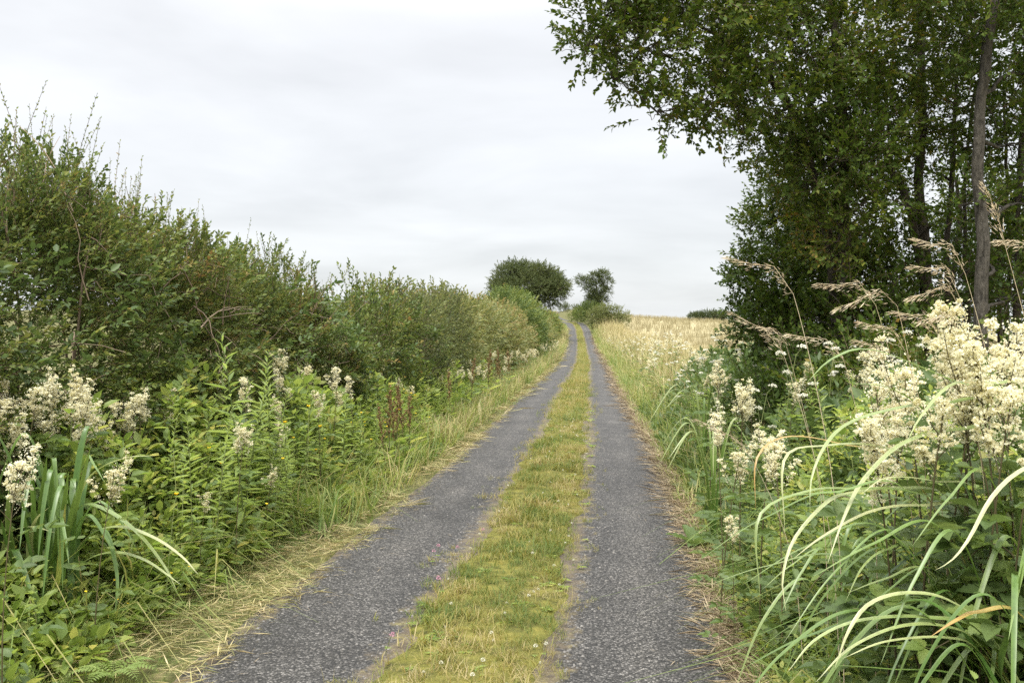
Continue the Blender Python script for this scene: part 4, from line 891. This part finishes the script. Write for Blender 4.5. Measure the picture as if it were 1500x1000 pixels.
def arcs(base, n, hmin, hmax, reach, amin, amax, w0, w1, t0=.15, t1=.85):
    out = []
    for _ in range(n):
        a = U(amin, amax); h = U(hmin, hmax); r = reach * U(.45, 1.0); dv = np.array([np.cos(a), np.sin(a), 0]); b = base + np.array([U(-.14, .14), U(-.14, .14), 0]); dr = U(.0, .75)
        out.append(([b, b + dv * r * .18 + np.array([0, 0, h * .62]), b + dv * r * .5 + np.array([0, 0, h]), b + dv * r * .82 + np.array([0, 0, h * (1 - dr * .35)]), b + dv * r * (1.02 + .1 * (1 - dr)) + np.array([0, 0, h * (1 - dr)])], U(w0, w1), t0 * U(.5, 1.5), t1 * U(.6, 1.1), 'sword'))
    return out
def strap_clump(name, base, leaves, label):
    root = thing(name, base, label, 'strap plant', 'strap leaved clumps')
    for P, w, t0, t1, m in leaves: link('leaf', strap_mesh(np.asarray(P) - base, w * .74, t0=t0, t1=t1, mat=m), root)
    return root
def leafpath(pts, d0, d1, foot, rise=.5):
    """pts run from tip to the root end of what shows; the rest goes down to the foot"""
    ds = np.linspace(d1, d0, len(pts)); Q = [A(x, y, d) for (x, y), d in zip(pts, ds)]; last = Q[-1]
    f = foot + np.array([U(-.06, .06), U(-.06, .06), 0]); mid = last * .45 + f * .55 + np.array([.05, 0, .06])
    return [f, mid] + Q[::-1]
rb3 = lp(np.array(1.85), np.array(4.1), 0); strap_clump('strap_leaf_plant', rb3, arcs(rb3, 11, .5, .85, .6, 2.0, 4.4, .014, .026, 0, .6), 'clump of thin arching green blades between the straw edge and the cream plumes')
rb = lp(np.array(2.05), np.array(3.25), 0); rb2 = lp(np.array(2.0), np.array(2.85), 0)
RL = [([(1182, 560), (1220, 525), (1280, 513), (1402, 560), (1500, 600)], .035, .0, .35), ([(1238, 560), (1315, 574), (1378, 640)], .035, .0, .25), ([(1329, 647), (1350, 609), (1395, 563), (1455, 562), (1500, 588)], .03, .3, .9),
      ([(1187, 745), (1189, 700), (1210, 651), (1245, 619), (1315, 598), (1385, 591), (1455, 609)], .032, .3, .9), ([(1213, 825), (1238, 755), (1266, 702), (1322, 650), (1400, 630), (1470, 650)], .034, .35, .95),
      ([(1152, 895), (1147, 846), (1164, 790), (1210, 737), (1245, 723), (1320, 715), (1400, 740)], .03, .3, .85), ([(1163, 818), (1210, 783), (1280, 748), (1350, 741), (1420, 755)], .027, .3, .9),
      ([(1114, 880), (1112, 758), (1182, 720), (1250, 716), (1340, 722), (1430, 770)], .026, .3, .8), ([(1150, 780), (1150, 671), (1210, 653), (1290, 655), (1380, 700)], .026, .25, .75),
      ([(1260, 725), (1300, 700), (1370, 705), (1440, 730)], .02, .3, .8), ([(1240, 880), (1265, 830), (1300, 805), (1340, 815)], .018, .3, .8)]
strap_clump('strap_leaf_plant', rb, [(leafpath(p, 3.35, 3.0, rb), w, a, b, 'sword') for p, w, a, b in RL] + arcs(rb, 26, .5, 1.05, .95, 2.2, 4.3, .012, .030, .0, .5) + arcs(rb, 5, .6, 1.0, .7, -1.2, 1.2, .02, .032, 0, .5) +
            [(leafpath([(1107, 745), (1109, 671), (1150, 640), (1230, 650), (1330, 690)], 3.4, 3.2, rb), .022, .2, 1, 'swordyellow')], 'big clump of long arching pale strap leaves with full cream plumes behind')
RL2 = [([(1224, 979), (1245, 923), (1276, 884), (1329, 869), (1390, 880), (1450, 930)], .032, .3, .85), ([(1154, 986), (1196, 937), (1262, 909), (1360, 905), (1440, 930)], .028, .3, .85), ([(1196, 1000), (1245, 951), (1315, 919), (1385, 918), (1440, 950)], .026, .3, .85),
       ([(1371, 835), (1395, 821), (1420, 790), (1455, 727), (1500, 688), (1560, 680)], .03, .5, 1), ([(1500, 825), (1483, 912), (1469, 1000)], .028, .1, .4), ([(1235, 965), (1300, 940), (1390, 935), (1440, 960)], .022, .25, .8)]
strap_clump('strap_leaf_plant', rb2, [(leafpath(p, 2.9, 2.75, rb2), w, a, b, 'sword') for p, w, a, b in RL2] + arcs(rb2, 11, .35, .75, .8, 2.3, 4.1, .012, .028, 0, .5) +
            [(leafpath([(1364, 933), (1402, 909), (1434, 897), (1500, 905)], 2.9, 2.75, rb2), .034, .0, 1, 'swordyellow')], 'low strap leaved clump with one leaf tipped orange')
lb = A(75, 895, 5.4); lb[2] = ground(lb[0], lb[1])
LL = [([(132, 655), (112, 740), (85, 830)], .055, 0, .2), ([(68, 668), (60, 750), (55, 850)], .05, 0, .15), ([(12, 715), (12, 780), (30, 850)], .05, .2, .7), ([(228, 667), (180, 672), (135, 695), (110, 745), (90, 820)], .05, .2, .95),
      ([(258, 865), (240, 830), (205, 785), (160, 750), (118, 742), (95, 800)], .036, .25, .95), ([(290, 842), (265, 815), (225, 788), (175, 772), (130, 785), (100, 830)], .036, .25, .9), ([(265, 857), (210, 820), (160, 810), (115, 828), (90, 865)], .034, .2, .85),
      ([(72, 742), (50, 765), (42, 810), (50, 870)], .04, .25, .8), ([(80, 780), (40, 772), (8, 790), (5, 860)], .035, .25, .8), ([(30, 720), (40, 800), (60, 870)], .05, 0, .2), ([(100, 690), (88, 780), (72, 860)], .05, 0, .2),
      ([(110, 720), (95, 800), (80, 870)], .05, .05, .25), ([(45, 700), (50, 780), (60, 860)], .05, 0, .2), ([(168, 895), (170, 840), (152, 778), (120, 800), (95, 860)], .035, 0, .35), ([(0, 760), (15, 820), (45, 880)], .05, 0, .2), ([(50, 890), (35, 840), (20, 805), (40, 850)], .045, 0, .3)]
strap_clump('strap_leaf_plant', lb, [(leafpath(p, 5.4, 5.15, lb), w * 1.2, a, b, 'sword') for p, w, a, b in LL] + arcs(lb, 22, .6, 1.05, .45, 0, 6.28, .03, .05, .03, .3) + [(leafpath([(95, 738), (88, 820), (82, 880)], 5.3, 5.2, lb), .05, 0, .45, 'swordyellow')],
            'upright clump of broad sword leaves below the hedge, one leaf yellowing')
# a few loose strap tufts farther along on the field side
for px, py, d in ((1045, 600, 7.6), (1030, 560, 10.0)):
    b = A(px, 0, d); b[2] = ground(b[0], d); b = np.array(b); hgt = EYE + (HOR - py) / F * d - b[2]
    lv = []
    for k in range(9):
        a = U(2.2, 4.4) if k % 2 else U(0, 6.28); l = hgt * U(.35, .6); dv = np.array([np.cos(a), np.sin(a) * .6, 0])
        lv.append(([b, b + dv * l * .15 + np.array([0, 0, hgt * .6]), b + dv * l * .45 + np.array([0, 0, hgt * U(.85, 1.0)]), b + dv * l * .95 + np.array([0, 0, hgt * U(.5, .8)])], .03, .1, .7, 'sword'))
    strap_clump('strap_leaf_plant', b, lv, 'small tuft of arching strap leaves at the lane edge before the thicket')

# ------------------------------------------------------------------ flowering grass with drooping plumes
def plume_grass(tx, ty, hx, hy, d, label):
    tip = A(tx, ty, d - .1); hb = A(hx, hy, d); X0 = hb[0] + U(.12, .3); Y0 = d + U(0, .25); base = np.array([X0, Y0, float(ground(X0, Y0))])
    root = thing('plume_grass', base, label, 'grass', 'flowering grasses beside the strap leaves')
    C = catmull([base, base * .5 + hb * .5 + np.array([.06, 0, .1]), hb, hb * .5 + tip * .5 + np.array([0, 0, .02]), tip], 20) - base
    v, f = tube_arr(C, np.linspace(.0022, .0007, 20), 4); link('stem', Geo().add(v, f, .9).mesh('stem', MT['plume']), root)
    g = Geo(); k = np.linspace(0, 1, 20); L = np.linalg.norm(tip - hb); tfrac = .0
    seglen = np.concatenate([[0], np.cumsum(np.linalg.norm(np.diff(C, axis=0), axis=1))]); s0 = seglen[-1] - L * 1.02
    n = 70; sp = s0 + (seglen[-1] - s0) * np.sort(U(0, 1, n)); P = np.stack([np.interp(sp, seglen, C[:, i]) for i in range(3)], -1); T = unit(np.stack([np.interp(sp, seglen, np.gradient(C, axis=0)[:, i]) for i in range(3)], -1))
    rel = (sp - s0) / (seglen[-1] - s0); off = rand_dirs(n) * (.028 * (1 - rel * .75))[:, None]; off[:, 2] -= .010
    g.scatter(leaf2(.12, .03), P + off * U(.2, 1, (n, 1)), frames(unit(T + off * 12 + np.array([0, 0, -.15])), rand_dirs(n)), .026 * U(.7, 1.2, n), U(-.4, .4, n))
    for i in range(0, n, 6):
        v, f = tube_arr(np.stack([P[i] - T[i] * .02, P[i] + off[i]]), .0006, 3); g.add(v, f, .6)
    link('plume', g.mesh('plume', MT['plume']), root)
for tx, ty, hx, hy, d in ((1063, 375, 1160, 425, 3.7), (1068, 455, 1148, 520, 3.8), (1150, 488, 1235, 525, 3.6), (1195, 415, 1280, 440, 3.7), (1222, 452, 1312, 442, 3.6), (1332, 388, 1400, 420, 3.5), (1255, 470, 1325, 510, 3.5), (1305, 455, 1375, 490, 3.4),
                           (1330, 435, 1402, 440, 3.5), (1335, 348, 1410, 390, 3.4), (1438, 268, 1468, 345, 3.3), (1250, 497, 1292, 525, 3.6), (1018, 613, 1098, 665, 4.4), (1455, 352, 1510, 372, 3.3), (1345, 470, 1400, 480, 3.3), (1110, 478, 1150, 500, 4.2)):
    plume_grass(tx, ty, hx, hy, d, 'tall grass stalk with drooping beige plume rising above the strap leaves')

# ------------------------------------------------------------------ near brambles, nettles, dock, fern: every leaf a part
BL = [leaf_big(.62, 6, .25, .12), leaf_big(.58, 6, .35, .18), leaf_big(.66, 6, .12, .06)]
NL = [leaf_big(.55, 7, .3, .12), leaf_big(.5, 7, .45, .2)]
def tmesh(T, m, nm='leaf'): return Geo().scatter(T, np.zeros((1, 3)), np.eye(3)[None], np.array([1.0])).mesh(nm, MT[m], False)
PET = Geo().add(*tube_arr(np.array([[0, 0, 0], [0, .28, .01]]), .012, 3), .7).mesh('leaf', MT['stem'])
LFT = [tmesh(t, 'dark_herb', 'leaflet') for t in BL] + [tmesh(BL[0], 'herb', 'leaflet')]
NLM = [tmesh(t, 'dark_herb') for t in NL] + [tmesh(NL[0], 'herb')]
def bramble(base, tip, hz, label, n=10, ll=.11):
    base = np.asarray(base, float); root = thing('bramble', base, label, 'bramble', 'brambles in the near verge on the field side')
    C = bez(base * 0, (np.asarray(tip) - base) * .4 + np.array([0, 0, hz]), np.asarray(tip) - base, 12); v, f = tube_arr(C, np.linspace(.005, .002, 12), 5); link('cane', Geo().add(v, f, .5).mesh('cane', MT['redstem'], True), root)
    for i in range(n):
        t = .15 + .85 * i / (n - 1); p = on(C, t)[0]; a = i * 2.4 + U(-.5, .5); d = unit(np.array([np.cos(a), np.sin(a), U(-.1, .5)])); 
        lo = link('leaf', PET, root, mat4(frames(d[None], unit(rand_dirs(1) * .3 + np.array([0, -.35, 1.])))[0], p, ll * U(.8, 1.3))); k = RG.integers(0, 4)
        for an, sz in ((0, .8), (1.15, .64), (-1.15, .64)):
            dl = np.array([np.sin(an), np.cos(an), U(-.05, .12)]); link('leaflet', LFT[k], lo, mat4(frames(unit(dl)[None], np.array([[0, 0, 1.]]))[0], np.array([0, .25, 0]) + dl * .02, sz))
def near_nettle(base, h, label, n=8, ll=.10):
    base = np.asarray(base, float); root = thing('nettle', base, label, 'nettle', 'large leaved nettles in the near verge', U(0, 6.28), 1, (U(-.3, .3), U(-.3, .3)))
    C = stemcurve(h, .3); v, f = tube_arr(C, np.linspace(.004, .002, len(C)), 4); link('stem', Geo().add(v, f, .5).mesh('stem', MT['stem']), root)
    for i in range(n):
        t = .2 + .8 * i / (n - 1)
        for sg in (0, np.pi):
            a = i * 1.57 + sg + U(-.25, .25); d = unit(np.array([np.cos(a), np.sin(a), U(-.7, .3) + .5 * t])); link('leaf', NLM[RG.integers(0, 3)], root, mat4(frames(d[None], unit(rand_dirs(1) * .55 + np.array([0, -.15, 1.])))[0], on(C, t)[0] + d * .025, ll * U(.6, 1.15) * (1.2 - .55 * t)))
for i in range(22):
    Y = U(2.3, 4.8); u = U(1.6, 2.5); b = lp(np.array(u), np.array(Y), 0); near_nettle(b, U(.45, .85) * (.65 + .4 * float(sstep(1.5, 2.0, u))), 'nettle with big toothed leaves under the arching strap leaves')
for i in range(30):
    Y = U(2.3, 4.8); u = U(1.7, 2.5); b = lp(np.array(u), np.array(Y), 0); bramble(b, b + np.array([U(-.45, .1), U(-.4, .3), U(.25, .75)]), U(.4, .8), 'bramble cane with three part toothed leaves under the strap leaves')
for i in range(16):
    Y = U(3.6, 5.6); u = U(-2.5, -1.95); b = lp(np.array(u), np.array(Y), 0); near_nettle(b, U(.12, .26), 'low broad leaved herb around the sword leaf clump', 5, .11)
def broad_dock(px, py, d, label, n=8, ll=.28):
    b = A(px, py, d); b[2] = ground(b[0], d); root = thing('broad_leaf_dock', b, label, 'dock', 'broad leaved docks at the lane edge'); T = leaf_big(.5, 5, .45, .2); me = tmesh(T, 'dark_herb')
    for k in range(n):
        a = k * 2.4; el = U(.5, 1.3); d_ = unit(np.array([np.cos(a), np.sin(a), el])); link('leaf', me, root, mat4(frames(d_[None], np.array([[0, 0, 1.]]))[0], d_ * .03, ll * U(.7, 1.1)))
broad_dock(1022, 700, 7.6, 'broad leaved dock with a few red leaves at the lane edge', 9, .24); broad_dock(1050, 745, 6.4, 'small broad leaved dock beside the dead straw', 6, .17)
def fern(px, py, d):
    b = A(px, py, d); b[2] = ground(b[0], d); root = thing('fern', b, 'small fern with feathery fronds at the edge of the clippings', 'fern'); lf = leaf4(.32, .03, .1)
    for k in range(7):
        a = k * .9 + U(-.2, .2); l = U(.14, .22); dv = np.array([np.cos(a), np.sin(a), 0]); C = bez([0, 0, 0], dv * l * .5 + np.array([0, 0, l * .6]), dv * l + np.array([0, 0, l * .25]), 14); g = Geo(); v, f = tube_arr(C, .0015, 3); g.add(v, f, .5)
        T = unit(np.gradient(C, axis=0)); sd = unit(np.cross(T, [0, 0, 1.]))
        for sg in (-1, 1): g.scatter(lf, C[1:], frames(unit(sd[1:] * sg + T[1:] * .35), np.tile([0, 0, 1.], (13, 1))), .05 * np.sin(np.linspace(.5, 3.0, 13)) + .006, U(-.2, .2, 13))
        link('frond', g.mesh('frond', MT['willow']), root)
fern(165, 975, 4.8)

# ------------------------------------------------------------------ grit, straw bits and small leaves strewn on the lane
g = Geo(); n = 900; Y = 3.5 + 16 * U(0, 1, n) ** 1.4; sd = RG.choice([-1, 1], n); u = sd * (1.30 - np.abs(RG.normal(size=n)) * .16); P = lp(u, Y, .026)
g.scatter(leaf2(.045, .01), P, frames(unit(np.stack([RG.normal(size=n), RG.normal(size=n), U(0, .15, n)], -1)), np.tile([0, 0, 1.], (n, 1))), U(.02, .09, n), U(-.4, .4, n))
tag(link('strewn_straw', g.mesh('strewn_straw', MT['brownstraw'])), 'bits of straw strewn along the edges of the tarmac', 'straw', kind='stuff')
ST = Geo().add([[-.5, -.4, 0], [.5, -.5, 0], [.45, .5, 0], [-.5, .4, 0], [-.25, -.2, .4], [.3, -.2, .35], [.2, .25, .45], [-.25, .2, .3]], [[0, 1, 5, 4], [1, 2, 6, 5], [2, 3, 7, 6], [3, 0, 4, 7], [4, 5, 6, 7]]).tpl()
m_, t_ = newmat('grit'); p_ = N(t_, 'ShaderNodeBsdfPrincipled'); a_ = N(t_, 'ShaderNodeAttribute', attribute_name='tint'); t_.links.new(ramp(t_, a_.outputs['Fac'], [(0, (.05, .048, .045)), (1, (.17, .16, .145))]), p_.inputs['Base Color']); p_.inputs['Roughness'].default_value = .9
o_ = N(t_, 'ShaderNodeOutputMaterial'); t_.links.new(p_.outputs[0], o_.inputs[0])
g = Geo(); n = 2600; Y = 3.5 + 12 * U(0, 1, n) ** 1.3; sd = RG.choice([-1, 1], n); k = U(0, 1, n) < .6; u = sd * np.where(k, .45 + np.abs(RG.normal(size=n)) * .16, 1.3 - np.abs(RG.normal(size=n)) * .12)
g.scatter(ST, lp(u, Y, .021), yawR(n), U(.006, .018, n), U(-.5, .5, n)); tag(link('loose_grit', g.mesh('loose_grit', m_)), 'loose grit along the edges of the wheel tracks', 'grit', kind='stuff')
